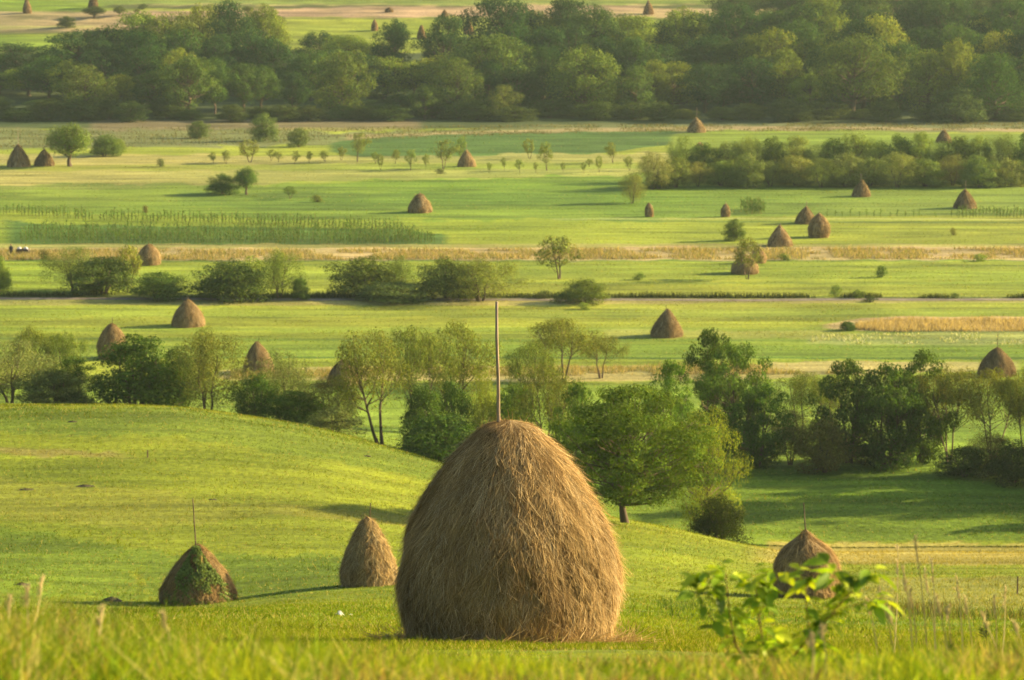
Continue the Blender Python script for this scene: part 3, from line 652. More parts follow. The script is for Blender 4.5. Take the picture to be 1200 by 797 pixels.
PR['birch'] = tree_proto(101, 'tall', .18, 60, .11, .7, 15000, .019, .6, 1, .018, .3)
PR['round'] = tree_proto(102, 'broad', .22, 40, .16, .9, 9000, .035, .6, 1, .035)
PR['tuft'] = tree_proto(103, 'dome', .0, 12, .28, .8, 900, .10, .5, 4, .02, spread=.2)
FDIM = 1.0; WD_ = 'trees of the wood across the valley'
def tree(kind, px, top, wpx, tint, label, cat='tree', group=None, base=None, Y=None, name=None, lean=(0, 0), depth=1.0, nt_=False):
    if Y is None: Y = rowY(base)
    X, Y, Z = at(px, Y); h = (HC - Y * dropk(top)) - Z; c = Y * math.cos(TH) + (HC - Z) * math.sin(TH); w = wpx * c / FPX
    tm, cm = PR[kind]; e = empty(name or cat, (X, Y, Z), 0, label, cat, group)
    rz = rnd.random() * 6.28
    t_ = obj('trunk', tm, e); k_ = obj('crown', cm, e)
    for q in (t_, k_):
        q.scale = (w, w, h); q.rotation_euler = (lean[0], lean[1], rz) if not any(lean) else (0, 0, rz)
    if any(lean): e.rotation_euler = (lean[0], lean[1], 0)
    j = lambda: 1 + (rnd.random() - .5) * .14
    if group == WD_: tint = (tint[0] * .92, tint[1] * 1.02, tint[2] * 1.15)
    k_.color = (tint[0] * j(), tint[1] * j(), tint[2] * j(), 1)
    return e
DKG = (.055, .092, .024); MDG = (.075, .125, .026); LTG = (.13, .18, .035); OLV = (.13, .15, .042); SLV = (.15, .175, .085); YLG = (.17, .20, .035); BRN = (.12, .11, .045)
FOR = (.06, .095, .028); FORL = (.095, .13, .032)
RIP = 'trees along the stream at the foot of the hill'
T = tree
# the stream-side row
T('feather0', 12, 400, 105, SLV, 'silvery grey willow at the left edge of the stream row', 'tree', RIP, Y=228, name='willow_tree')
T('willow0', 41, 383, 48, OLV, 'small flat topped olive tree rising behind the silvery willow', 'tree', RIP, Y=246, name='willow_tree')
T('willow1', 77, 389, 44, OLV, 'airy flat topped tree left of the egg shaped haystack', 'tree', RIP, Y=246, name='willow_tree')
T('bush0', 62, 434, 66, (.10, .125, .06), 'grey green bush between silvery willow and dark pointed tree', 'bush', RIP, Y=226)
T('alder0', 88, 420, 56, DKG, 'narrow dark tree left of the large dark dense tree', 'tree', RIP, Y=229, name='alder_tree')
T('bush1', 162, 395, 108, DKG, 'large round dark green tree below the egg shaped haystack', 'tree', RIP, Y=226, name='dense_tree')
T('bush2', 206, 408, 44, DKG, 'dark green tree squeezed between the round dark tree and olive tree', 'tree', RIP, Y=230, name='dense_tree')
T('feather1', 243, 385, 80, OLV, 'tall olive green tree with arching top left of the willow haystack', 'tree', RIP, Y=224, name='willow_tree')
T('bush0', 302, 440, 46, DKG, 'dark bush under the pale feathery willow', 'bush', RIP, Y=223)
T('feather0', 332, 412, 78, SLV, 'pale feathery willow in front of a haystack', 'tree', RIP, Y=227, name='willow_tree')
T('bush2', 345, 458, 56, DKG, 'dark low bush right of the pale feathery willow', 'bush', RIP, Y=220)
T('feather1', 388, 440, 68, BRN, 'brownish green loose bush below the half hidden haystack', 'bush', RIP, Y=222)
T('bush1', 392, 478, 60, SLV, 'low silver leaved shrub on the hill edge', 'shrub', RIP, Y=212)
T('lean', 446, 386, 88, OLV, 'leaning two stemmed willow with bare lower stems', 'tree', RIP, Y=214, name='willow_tree', lean=(0, R(-9)))
T('willow1', 484, 384, 84, OLV, 'airy willow in the middle of three above the dark bushes', 'tree', RIP, Y=222, name='willow_tree')
T('willow2', 533, 378, 86, OLV, 'airy willow just left of the big haystack pole', 'tree', RIP, Y=226, name='willow_tree')
T('bush0', 496, 452, 50, DKG, 'dark bush at the foot of the middle airy willow', 'bush', RIP, Y=214)
T('bush1', 528, 446, 42, DKG, 'dark bush under the willow nearest the pole', 'bush', RIP, Y=218)
T('bush2', 522, 486, 96, (.055, .095, .03), 'long low bush left of the big haystack top', 'bush', RIP, Y=207)
T('feather0', 566, 438, 50, YLG, 'yellow green light tree directly behind the big haystack pole', 'tree', RIP, Y=220, name='willow_tree')
T('willow0', 622, 400, 56, OLV, 'small airy tree just right of the pole', 'tree', RIP, Y=240, name='willow_tree')
T('willow2', 658, 374, 92, OLV, 'widest airy tree right of the pole, pale and see through', 'tree', RIP, Y=262, name='willow_tree')
T('willow1', 704, 394, 56, OLV, 'airy tree with bare stems in front of the tan grass', 'tree', RIP, Y=266, name='willow_tree')
T('willow1', 640, 428, 84, (.11, .125, .04), 'olive brown tree showing above right shoulder of the big haystack', 'tree', RIP, Y=212, name='willow_tree')
T('bush0', 604, 452, 58, MDG, 'green bush behind the tip of the big haystack', 'bush', RIP, Y=218)
T('alder0', 676, 450, 60, MDG, 'green tree between big haystack and the large leafy tree', 'tree', RIP, Y=200, name='alder_tree')
T('alder1', 785, 425, 64, MDG, 'mid green tree rising behind the large leafy tree', 'tree', RIP, Y=214, name='alder_tree')
T('alder2', 832, 387, 62, DKG, 'dark treetop highest of the group right of the pole', 'tree', RIP, Y=232, name='alder_tree')
T('alder0', 862, 404, 78, (.08, .125, .03), 'green tree right of the highest dark treetop', 'tree', RIP, Y=226, name='alder_tree')
T('alder1', 888, 452, 70, DKG, 'dark leafy tree left of the flat topped pair', 'tree', RIP, Y=222, name='alder_tree')
T('big', 733, 455, 164, (.078, .112, .022), 'large leafy green tree with leaning trunk right of the big haystack', 'tree', RIP, Y=165, name='field_tree', lean=(0, R(3)))
T('birch', 828, 480, 72, YLG, 'slim pale green tree beside the large leafy tree', 'tree', RIP, Y=180, name='slim_tree')
T('bush1', 843, 583, 62, (.04, .055, .02), 'round dark shrub at the right foot of the large leafy tree', 'shrub', RIP, Y=172)
T('willow0', 941, 437, 62, OLV, 'flat topped willow with bare fork left of the dark alders', 'tree', RIP, Y=232, name='willow_tree')
T('willow2', 975, 440, 46, OLV, 'flat topped willow partly hidden by dark alders', 'tree', RIP, Y=234, name='willow_tree')
T('feather0', 926, 480, 58, BRN, 'brown green bush below the flat topped willow', 'bush', RIP, Y=223)
T('bush2', 966, 492, 56, BRN, 'brown green bush at the left foot of the dark alders', 'bush', RIP, Y=220)
T('alder2', 995, 424, 82, DKG, 'dark alder, left one of the dense right hand clump', 'tree', RIP, Y=224, name='alder_tree')
T('alder0', 1040, 428, 84, DKG, 'dark alder, middle one of the dense right hand clump', 'tree', RIP, Y=222, name='alder_tree')
T('alder1', 1078, 413, 76, (.06, .09, .024), 'taller dark alder, right one of the dense clump', 'tree', RIP, Y=224, name='alder_tree')
T('willow1', 1112, 430, 76, OLV, 'airy willow right of the dark alder clump', 'tree', RIP, Y=223, name='willow_tree')
T('willow0', 1164, 434, 76, OLV, 'airy willow in front of the dark haystack with pole', 'tree', RIP, Y=221, name='willow_tree')
T('willow2', 1204, 430, 72, OLV, 'airy willow cut by the right edge of the picture', 'tree', RIP, Y=220, name='willow_tree')
T('bush0', 1130, 524, 56, (.05, .075, .024), 'low dark bush under the airy willows', 'bush', RIP, Y=218)
T('feather1', 1160, 505, 50, BRN, 'brown twiggy bush under the airy willows', 'bush', RIP, Y=219)
T('bush1', 1188, 518, 66, (.05, .065, .022), 'low dark bush at the right edge under the willows', 'bush', RIP, Y=216)
# trees just outside the right edge: they throw the shade over the low green field
for kx, (px, Yq, t, w) in enumerate([(1290, 212, 380, 120), (1480, 214, 350, 150), (1350, 219, 400, 120), (1266, 201.5, 560, 40)]):
    T('alder1', px, t, w, DKG, 'tree outside the right edge shading the low green field, %s one' % ['nearest tall', 'farthest right', 'rear', 'lowest'][kx], 'tree', 'trees outside the right edge', Y=Yq, name='alder_tree')

# valley bushes along the track
VB = 'bushes along the valley track'
for k, px, b_, t, w, c, lab, cat in [
 ('bush1', -2, 342, 300, 30, (.10, .12, .035), 'olive bush at the left edge above the track', 'bush'),
 ('feather0', 86, 341, 289, 62, (.10, .125, .05), 'grey green willow bush, tallest in the left valley clump', 'bush'),
 ('bush0', 122, 344, 302, 74, (.055, .08, .03), 'dark bush in the middle of the left valley clump', 'bush'),
 ('small0', 151, 343, 287, 28, OLV, 'olive treetop against the orange haystack', 'tree'),
 ('bush2', 184, 350, 319, 62, (.05, .08, .028), 'round dark green bush alone below the orange haystack', 'bush'),
 ('bush1', 272, 350, 306, 84, (.05, .075, .028), 'big dark round bush of the second valley clump', 'bush'),
 ('feather1', 327, 349, 292, 50, (.10, .13, .04), 'paler upright bush joined to the big dark round bush', 'bush'),
 ('small1', 295, 344, 300, 30, OLV, 'light twiggy top over the big dark round bush', 'tree'),
 ('bush0', 352, 351, 326, 20, (.06, .09, .03), 'little dark bush ending the second valley clump', 'bush'),
 ('bush2', 424, 347, 302, 74, (.075, .10, .035), 'domed bush starting the clump left of the pole', 'bush'),
 ('feather0', 468, 346, 300, 34, (.09, .12, .04), 'narrow upright bush inside the clump left of the pole', 'bush'),
 ('bush0', 460, 352, 331, 80, (.085, .12, .05), 'long low grey green thicket in front of the clump', 'bush'),
 ('bush1', 523, 350, 303, 62, (.085, .11, .035), 'bush touching the left of the willow bush near pole', 'bush'),
 ('feather1', 563, 353, 303, 88, (.12, .14, .045), 'wide olive willow bush just left of the pole tip', 'bush'),
 ('tuft', 637, 350, 340, 18, (.05, .07, .03), 'small dark shrub right of the pole tip', 'shrub'),
 ('tuft', 656, 355, 341, 18, (.07, .09, .03), 'small shrub touching the round two tone bush', 'shrub'),
 ('bush2', 689, 355, 327, 50, (.085, .105, .035), 'round two tone bush right of the pole', 'bush'),
 ('tuft', 684, 363, 354, 13, (.11, .15, .04), 'bright little shrub below the round two tone bush', 'shrub'),
 ('tuft', 749, 328, 319, 14, (.09, .13, .035), 'tiny shrub right of the leaning tree', 'shrub'),
 ('bush1', 861, 282, 257, 22, (.07, .10, .035), 'leafy shrub up left of the small willow and haystacks', 'shrub'),
 ('tuft', 919, 305, 297, 14, (.06, .10, .03), 'dark green shrub in the tan strip beside the haystacks', 'shrub'),
 ('tuft', 1033, 325, 310, 15, (.05, .08, .025), 'dark shrub alone in the bright field on the right', 'shrub'),
 ('tuft', 979, 347, 333, 12, (.09, .12, .04), 'light shrub left of a pair above the track', 'shrub'),
 ('tuft', 1005, 350, 339, 14, (.06, .08, .025), 'dark shrub touching the track, upper of a pair', 'shrub'),
 ('tuft', 1020, 354, 347, 15, (.04, .055, .02), 'dark shrub in front of the track, lower of a pair', 'shrub'),
 ('tuft', 1118, 350, 343, 10, (.05, .07, .025), 'tiny dark shrub on the track edge at right', 'shrub'),
 ('bush0', 993, 387, 377, 18, (.04, .07, .02), 'dark low shrub at the left end of the reed block', 'shrub'),
 ('tuft', 53, 304, 292, 12, (.07, .07, .03), 'dark brown shrub by the pale cart', 'shrub'),
 ('tuft', 1148, 306, 297, 16, (.12, .17, .04), 'green shrub in the tan strip near right edge', 'shrub'),
 ('tuft', 1117, 276, 266, 7, (.12, .12, .04), 'tiny brown weed in the field under the poled haystack', 'shrub'),
 ('bush1', 261, 227, 204, 32, (.05, .085, .03), 'dark bush left of the small tree in the upper field', 'bush'),
 ('round', 289, 228, 196, 26, (.06, .10, .035), 'small round tree beside the dark bush', 'tree'),
 ('small0', 340, 233, 218, 17, (.08, .11, .035), 'little tree right of the round tree in upper field', 'tree'),
 ('tuft', 371, 237, 228, 13, (.08, .09, .035), 'brownish shrub right of the little tree', 'shrub'),
 ('round', 82, 195, 145, 46, (.08, .11, .035), 'round headed tree beside the two haystacks at far left', 'tree'),
 ('bush2', 122, 183, 158, 34, (.07, .10, .04), 'hazy bush right of the round headed tree', 'bush'),
 ('bush0', 137, 180, 163, 22, (.11, .14, .04), 'light bush by the hazy bush near the wood', 'bush'),
 ('tuft', 188, 195, 185, 10, (.06, .08, .03), 'dark dot of a shrub right of the round headed tree', 'shrub'),
 ('bush1', 310, 165, 133, 28, (.08, .11, .045), 'rounded bush alone in front of the wood', 'bush'),
 ('bush0', 234, 162, 142, 22, (.07, .10, .045), 'smaller bush at the foot of the wood on left', 'bush'),
 ('bush2', 350, 172, 150, 22, (.08, .11, .045), 'hazy bush between wood and orchard', 'bush'),
 ('tuft', 516, 204, 197, 10, (.05, .06, .03), 'dark tuft under the orchard haystack tree', 'shrub'),
 ('tuft', 170, 249, 240, 7, (.08, .07, .03), 'tiny brown weed above the corn rows', 'shrub'),
]:
    T(k, px, t, w, tuple(v * 1.35 for v in c), lab, cat, VB if b_ > 290 else None, base=b_)
T('small1', 655, 276, 46, (.15, .165, .055), 'lone leaning tree in the bright field right of the pole', 'tree', None, base=327, lean=(0, R(-8)), name='leaning_tree')
T('small0', 876, 279, 34, (.14, .16, .06), 'small willow growing in front of a low haystack', 'tree', None, base=327, name='willow_tree')

# orchard rows
OR = 'young trees of the orchard below the wood'
orch = [(250,192,178,10),(265,192,176,10),(293,190,163,26),(318,188,175,12),(326,190,178,8),(345,192,176,10),(362,191,177,9),(381,190,176,10),(400,188,172,12),(419,190,155,22),
        (440,192,178,9),(446,199,180,9),(463,192,175,11),(481,200,175,12),(499,197,180,9),(520,198,163,27),(540,192,160,12),(573,203,190,7),(591,200,184,7),(609,203,186,9),
        (621,186,162,15),(628,203,190,6),(641,200,166,16),(660,202,190,6),(684,203,190,6),(690,196,186,8),(702,202,182,9),(718,191,166,16),(738,200,183,12),(754,200,182,12)]
for i, (px, b_, t, w) in enumerate(orch):
    if w > 14: lab = ['broad pale tree at the left of the orchard', 'pale tree with rounded head in the orchard above the corn', 'broad pale tree touching the orchard haystack', 'slender tree left of a taller twin in the orchard', 'taller slender twin in the orchard', 'slender tree at the right of the orchard, near the willow clump'][[q for q in range(len(orch)) if orch[q][3] > 14].index(i)]
    else: lab = 'sapling in the orchard, %s from the left among the thin ones' % (['first','second','third','fourth','fifth','sixth','seventh','eighth','ninth','tenth','eleventh','twelfth','thirteenth','fourteenth','fifteenth','sixteenth','seventeenth','eighteenth','nineteenth','twentieth','twenty first','twenty second','twenty third','twenty fourth'][[q for q in range(len(orch)) if orch[q][3] <= 14].index(i)])
    T('small%d' % (i % 3), px, t, w, (.14, .17, .06), lab, 'tree', OR, base=b_, name='orchard_tree', lean=(0, rnd.uniform(-.14, .14)))

# pale willow clump and the hedgerow on the right
HG = 'hedgerow on the right below the wood'
T('feather0', 765, 178, 44, (.17, .18, .09), 'pale ghostly willow at the left end of the hedgerow', 'tree', HG, base=222, name='willow_tree')
T('feather1', 741, 202, 30, (.17, .18, .08), 'pale willow bush above the thin haystack', 'bush', HG, base=238)
T('bush0', 772, 203, 32, (.09, .11, .04), 'dark low bush under the pale ghostly willow', 'bush', HG, base=221)
ordn = ['first','second','third','fourth','fifth','sixth','seventh','eighth','ninth','tenth','eleventh','twelfth','thirteenth','fourteenth','fifteenth','sixteenth','seventeenth','eighteenth','nineteenth','twentieth','twenty first','twenty second','twenty third','twenty fourth','twenty fifth','twenty sixth','twenty seventh','twenty eighth','twenty ninth','thirtieth','thirty first','thirty second','thirty third','thirty fourth','thirty fifth','thirty sixth','thirty seventh','thirty eighth','thirty ninth','fortieth','forty first','forty second','forty third','forty fourth','forty fifth','forty sixth','forty seventh','forty eighth','forty ninth','fiftieth']
back = [(800,160,34),(826,170,30),(852,168,36),(880,158,38),(905,163,36),(930,160,34),(955,168,34),(978,162,32),(1003,158,34),(1026,163,34),(1052,160,36),(1078,156,34),(1100,168,30),(1125,160,34),(1146,158,26),(1175,158,40),(1206,156,40)]
front = [(792,186,34),(818,190,30),(845,186,36),(874,184,38),(902,187,38),(932,182,38),(962,188,38),(990,183,38),(1020,186,40),(1052,180,40),(1084,186,40),(1116,184,36),(1148,186,36),(1180,184,36),(1206,184,32)]
for i, (px, t, w) in enumerate(back):
    k = ['feather0', 'bush0', 'forest1', 'feather1', 'bush1', 'forest3'][i % 6]
    T(k, px, t + rnd.uniform(-2, 2), w * 1.15, [(.15, .19, .07), (.09, .13, .045), (.17, .20, .07)][i % 3], '%s tree, %s from the left in the rear line of the hedgerow' % (['grey green', 'darker green', 'pale green'][i % 3], ordn[i]), 'tree', HG, base=213, name='hedgerow_tree')
for i, (px, t, w) in enumerate(front):
    k = ['bush0', 'feather0', 'bush2', 'bush1', 'feather1'][i % 5]
    T(k, px, t + rnd.uniform(-3, 3), w * 1.1, [(.13, .165, .065), (.19, .21, .085), (.13, .17, .055), (.15, .165, .075)][i % 4], '%s bush, %s from the left in the front line of the hedgerow' % (['dull green', 'pale olive', 'mid green', 'brownish green'][i % 4], ordn[i]), 'bush', HG, base=219.5 - (i % 3), name='hedgerow_bush')

# ------------------------------------------------------------------ the wood
WD = 'trees of the wood across the valley'
def outline(px): return np.interp(px, [-60,0,40,70,110,160,200,265,310,340,365,400,425,452,470,495,520,545,565,590,640,690,730,780,840,870,910,950,1000,1040,1090,1130,1170,1210,1260],
                                      [60,58,66,42,36,24,10,8,18,44,30,28,46,58,60,62,40,46,26,6,0,12,24,22,18,14,6,10,-4,4,0,2,12,4,0])
rowsd = [('back', 700, 0, 36, 74, -1), ('middle', 668, 24, 34, 70, 0), ('front', 640, 56, 31, 62, 1)]
for nm, Y0, off, stp, wd, li in rowsd:
    px = -40 + li * 9; i = 0
    while px < 1245:
        p = px + rnd.uniform(-7, 7); top = float(outline(p)) + off + rnd.uniform(-12, 12)
        skip = (nm == 'back' and (335 < p < 352 or 430 < p < 515)) or (nm == 'front' and p < 40)
        if nm == 'middle' and (430 < p < 500): top = 66 + rnd.uniform(-4, 6)
        if nm == 'front': top = max(top, 46) + rnd.uniform(-6, 14)
        if not skip:
            q = rnd.random(); tone = ('dark', (.034, .062, .024)) if q < .36 else (('mid green', FOR) if q < .66 else (('pale green', (.15, .175, .036))))
            if nm != 'back' and q > .9: tone = ('yellowish green', (.19, .20, .04))
            kd = rnd.choice(['forest0', 'forest1', 'forest2', 'forest3', 'forest4'] if nm != 'front' else ['forest0', 'forest2', 'forest3', 'forest1'])
            w_ = wd * .92 * rnd.uniform(.75, 1.3) * np.interp(top, [0, 100], [1.1, .8])
            T(kd, p, top, w_, tone[1], '%s %s tree, %s from the left in the %s line of the wood' % (tone[0], {'forest0': 'broad', 'forest1': 'tall', 'forest2': 'spreading', 'forest3': 'domed', 'forest4': 'pointed'}[kd], ordn[i], nm), 'tree', WD, Y=Y0 + rnd.uniform(-9, 9), name='woodland_tree')
            i += 1
        px += stp * rnd.uniform(.85, 1.15)
for k, px, t, w, c, lab, Yq in [
 ('forest3', 100, 76, 62, (.10, .125, .035), 'sunlit domed tree standing forward at the left of the wood', 622),
 ('forest0', 222, 66, 66, (.085, .115, .033), 'domed olive tree standing forward below the tallest left crowns', 622),
 ('forest1', 402, 60, 60, (.10, .12, .035), 'upright brownish green tree standing forward left of centre', 624),
 ('forest2', 463, 24, 46, (.03, .065, .022), 'dark open crowned tree alone against the far green field', 690),
 ('forest3', 520, 18, 62, (.035, .065, .024), 'dark rounded tree standing out right of the open crowned one', 688),
 ('forest3', 536, 68, 52, (.09, .12, .033), 'egg shaped olive tree standing forward in the middle of the wood', 622),
 ('forest0', 578, 42, 92, (.095, .125, .033), 'big rounded tree with lit right side in the middle of the wood', 640),
 ('forest3', 590, 100, 42, (.12, .145, .042), 'small pale tree beneath the big rounded one', 618),
 ('forest2', 686, 55, 80, (.12, .145, .036), 'yellow green spreading tree with brightly lit top', 630),
 ('forest0', 498, 100, 34, (.095, .12, .04), 'small rounded tree left of the egg shaped olive tree', 618),
 ('forest2', 1000, 42, 92, (.10, .13, .035), 'large lumpy tree reaching lowest in the right half of wood', 622),
 ('bush1', 1122, 103, 62, (.09, .115, .045), 'grey green rounded thicket at the wood foot on the right', 612),
 ('forest3', 745, 78, 48, (.08, .11, .033), 'rounded tree right of the yellow green spreading one', 626),
 ('forest4', 1165, 62, 66, (.05, .085, .022), 'dark drooping tree near the right edge of the wood', 618)]:
    T(k, px, t, w, c, lab, 'tree', WD, Y=Yq, name='woodland_tree')
i = 0
for px in range(-10, 1230, 34):
    p = px + rnd.uniform(-10, 10); hh = rnd.uniform(16, 34)
    T('bush%d' % rnd.randint(0, 2), p, 146 - hh, rnd.uniform(30, 48), rnd.choice([(.06, .085, .03), (.09, .115, .04), (.05, .075, .03)]), 'undergrowth bush at the foot of the wood, %s from the left' % ordn[i], 'bush', 'undergrowth along the wood edge', Y=rnd.uniform(612, 624), name='woodland_bush'); i += 1
# far slope
for k, px, t, w, c, lab, Yq in [
 ('round', 111, 7, 24, (.06, .085, .035), 'round bush on the tan far slope at upper left', 792),
 ('round', 140, 7, 13, (.08, .10, .04), 'small tree right of the round bush on the far slope', 795),
 ('tuft', 167, 4, 10, (.06, .08, .035), 'little dark bush on the tan far slope', 808),
 ('tuft', 160, 10, 8, (.07, .08, .035), 'tiny bush left of the little dark one', 798),
 ('bush1', 78, 19, 18, (.07, .09, .035), 'bush on the far slope over the left wood crowns', 775),
 ('round', 290, 7, 12, (.09, .11, .04), 'small far tree showing over the tallest left crowns', 800),
 ('bush0', 325, 18, 18, (.09, .11, .05), 'hazy bush on the far fields above the wood', 780)]:
    T(k, px, t, w, c, lab, 'tree' if k == 'round' else 'bush', 'trees on the far slope', Y=Yq, name='far_tree' if k == 'round' else 'far_bush')
i = 0
for px in list(range(-20, 120, 22)) + list(range(420, 860, 20)) + list(range(860, 1240, 24)):
    p = px + rnd.uniform(-6, 6); r = px > 850
    T('forest%d' % rnd.randint(0, 4), p, (-12 if r else -20) + rnd.uniform(-6, 4), rnd.uniform(26, 44) * (1.3 if r else 1), rnd.choice([(.07, .09, .04), (.05, .075, .035)]),
      'far tree along the top edge of the picture, %s from the left' % ordn[i], 'tree', 'far trees along the top edge', Y=(rnd.uniform(775, 800) if r else rnd.uniform(838, 850)), name='far_tree'); i += 1
T('forest0', 1010, -8, 90, (.07, .1, .03), 'tall hazy tree over the right part of the wood', 'tree', WD, Y=745, name='woodland_tree')
T('forest2', 1100, -12, 90, (.05, .08, .028), 'darkest far crown at the upper right', 'tree', WD, Y=745, name='woodland_tree')

# ------------------------------------------------------------------ corn
def corn(name, label, pts, h, seed):
    r_ = np.random.RandomState(seed); Vs = []; Qs = []; Cs = []; n0 = 0
    for (X, Y) in pts:
        if r_.rand() < .10 or float(fbm(np.array([X * .3]), np.array([Y * .3 + seed]))[0]) < .3: continue
        Z = float(terr(X, Y)); hh = h * r_.uniform(.6, 1.2); c = np.array([.095, .165, .04]) * r_.uniform(.7, 1.35)
        for k in range(8):
            a = r_.rand() * 6.283; z0 = hh * (.1 + .09 * k); L_ = hh * r_.uniform(.25, .42); w = .10
            dx, dy = math.cos(a), math.sin(a); p0 = np.array([X, Y, Z + z0]); p1 = p0 + np.array([dx * L_ * .5, dy * L_ * .5, L_ * .6]); p2 = p0 + np.array([dx * L_, dy * L_, L_ * .25])
            s_ = np.array([-dy, dx, 0]) * w * .5
            Vs += [p0 - s_ * .6, p0 + s_ * .6, p1 + s_, p1 - s_, p2 + s_ * .2, p2 - s_ * .2]; Qs += [(n0, n0 + 1, n0 + 2, n0 + 3), (n0 + 3, n0 + 2, n0 + 4, n0 + 5)]; n0 += 6; Cs += [c] * 6
        s_ = np.array([.03, 0, 0]); p0 = np.array([X, Y, Z]); p1 = p0 + np.array([0, 0, hh]); Vs += [p0 - s_, p0 + s_, p1 + s_ * .6, p1 - s_ * .6]; Qs.append((n0, n0 + 1, n0 + 2, n0 + 3)); n0 += 4; Cs += [np.array([.2, .2, .08])] * 4
    o = obj(name, mesh_from(name, Vs, Qs, M['grass'], np.array(Cs))); tag(o, label, 'corn', kind='stuff'); return o
pts = []
for k in range(6):                                      # the block
    for px in np.arange(26 + k * 2, 512 - k * 5, 3.8):
        r_ = np.interp(px, [26, 200, 470, 512], [285 - k * 2.9, 286 - k * 2.9, 286 - k * 2.3, 284 - k]); X, Y, Z = at(px + rnd.uniform(-.8, .8), rowY(r_)); pts.append((X, Y + rnd.uniform(-.3, .3)))
corn('corn_rows', 'block of upright green corn rows in the left of the valley', pts, 1.6, 1)
pts = []
for k in range(3):
    for px in np.arange(-30, 470, 4.2):
        r_ = np.interp(px, [-30, 0, 100, 300, 400, 470], [249, 251, 258, 264, 268, 272]) - k * 1.8; X, Y, Z = at(px + rnd.uniform(-1, 1), rowY(r_)); pts.append((X, Y + rnd.uniform(-.3, .3)))
corn('corn_rows', 'narrow slanting line of corn above the main corn block', pts, 1.5, 2)
pts = [at(px + rnd.uniform(-1, 1), rowY(251 - k * 1.5))[:2] for k in range(5) for px in np.arange(868, 896, 1.8)]
corn('corn_clump', 'dense clump of corn right of a thin haystack', pts, 1.8, 3)
pts = [at(px + rnd.uniform(-1, 1), rowY(255 - k * 1.8))[:2] for k in range(4) for px in np.arange(1124, 1260, 4)]
pts += [at(px + rnd.uniform(-2, 2), rowY(254))[:2] for px in np.arange(970, 1124, 9)]
corn('corn_rows', 'short corn rows at the right edge below the poled haystack', pts, 1.2, 4)

# ------------------------------------------------------------------ small things
def lump(name, px, row, wm, hm, mat, label, cat, dm=None, group=None):
    X, Y, Z = at_row(px, row); r_ = np.random.RandomState(int(px)); n = 20; V = []; Q = []
    for i in range(8):
        f = i / 7; rr_ = math.cos(f * math.pi / 2) ** .7
        for k in range(n):
            a = 2 * math.pi * k / n; m = 1 + .3 * (float(fbm(np.array([math.cos(a) * 2 + px]), np.array([math.sin(a) * 2 + f * 3]))[0]) - .5) * 2
            V.append((wm / 2 * rr_ * m * math.cos(a), (dm or wm * .6) / 2 * rr_ * m * math.sin(a), hm * f * (1 + .1 * r_.randn()) - .02))
    Q = [(i * n + k, i * n + (k + 1) % n, (i + 1) * n + (k + 1) % n, (i + 1) * n + k) for i in range(7) for k in range(n)]
    o = obj(name, mesh_from(name, V, Q, mat, None, False), None, (X, Y, Z)); tag(o, label, cat, group); return o
for px, row, w, h, lab in [(131, 706, 1.0, .2, 'dark earth mound left of the leaf covered haystack'), (25, 687, .8, .13, 'dark mound near the left edge below the hill slope'),
                           (31, 575, 1.0, .1, 'flat dark clod high on the left hillside'), (101, 571, 1.3, .13, 'wider dark clod on the left hillside'), (249, 587, .6, .08, 'small dark clod up from the leaf covered haystack'),
                           (430, 536, .7, .1, 'small brown clod near the hill edge left of the big haystack'), (85, 495, .7, .12, 'brown clod close under the dark trees on the left')]:
    lump('earth_mound', px, row, w, h, M['earth'], lab, 'mound', group='dark mounds on the near hill')
lump('white_cloth', 398, 721, .22, .14, M['cloth'], 'crumpled white cloth lying in the grass left of the big haystack', 'cloth', .2)
lump('white_scrap', 411, 721, .15, .05, M['cloth'], 'flat white scrap lying right beside the crumpled white cloth', 'scrap', .15)
def stick(px, row, h, lab, r=.02):
    X, Y, Z = at_row(px, row); b = MB(); b.tube([(0, 0, -.05), (.01, 0, h * .5), (.0, 0, h)], [r, r, r * .8], 6); o = obj('wooden_stake', b.mesh('wooden_stake', M['bark']), None, (X, Y, Z)); tag(o, lab, 'stake')
stick(1192, 697, .85, 'dark stake standing on the hill at the right edge', .035); stick(173, 537, .5, 'short stake alone on the left hillside', .05)

# person and cart on the far track at left
X, Y, Z = at(13, rowY(298))
def person(X, Y, Z, label):
    V = []; Q = []; n = 12
    def ring(z, rx, ry, cx=0, cy_=0):
        i = len(V)
        for k in range(n): a = 2 * math.pi * k / n; V.append((cx + rx * math.cos(a), cy_ + ry * math.sin(a), z))
        return i
    def join(a, b): Q.extend([(a + k, a + (k + 1) % n, b + (k + 1) % n, b + k) for k in range(n)])
    e = empty('person', (X, Y, Z), 0, label, 'person')
    body = [(0, .14, .11), (.08, .12, .1), (.45, .13, .11), (.85, .17, .12), (.98, .165, .115), (1.2, .19, .12), (1.38, .21, .11), (1.44, .1, .08), (1.5, .055, .055), (1.55, .075, .085), (1.63, .085, .1), (1.7, .075, .09), (1.74, .03, .04)]
    ids = [ring(*b) for b in body]
    for a, b in zip(ids, ids[1:]): join(a, b)
    for sd in (-1, 1):
        pp = [(.19, 1.38, .0, .055), (.24, 1.15, .02, .048), (.25, .95, -.06, .04), (.22, .78, -.16, .03), (.21, .70, -.2, .02)]
        k = [ring(z, r, r, sd * x, y) for x, z, y, r in pp]
        for a, b in zip(k, k[1:]): join(a, b)
    o = obj('body', mesh_from('body', V, Q, M['dark_cloth'], None, True), e)
    V2 = []; V.clear(); Q.clear(); k = [ring(1.535, .06, .07), ring(1.6, .088, .1), ring(1.66, .09, .104), ring(1.7, .08, .095)]
    for a, b in zip(k, k[1:]): join(a, b)
    obj('face', mesh_from('face', list(V), list(Q), M['skin'], None, True), e)
    return e
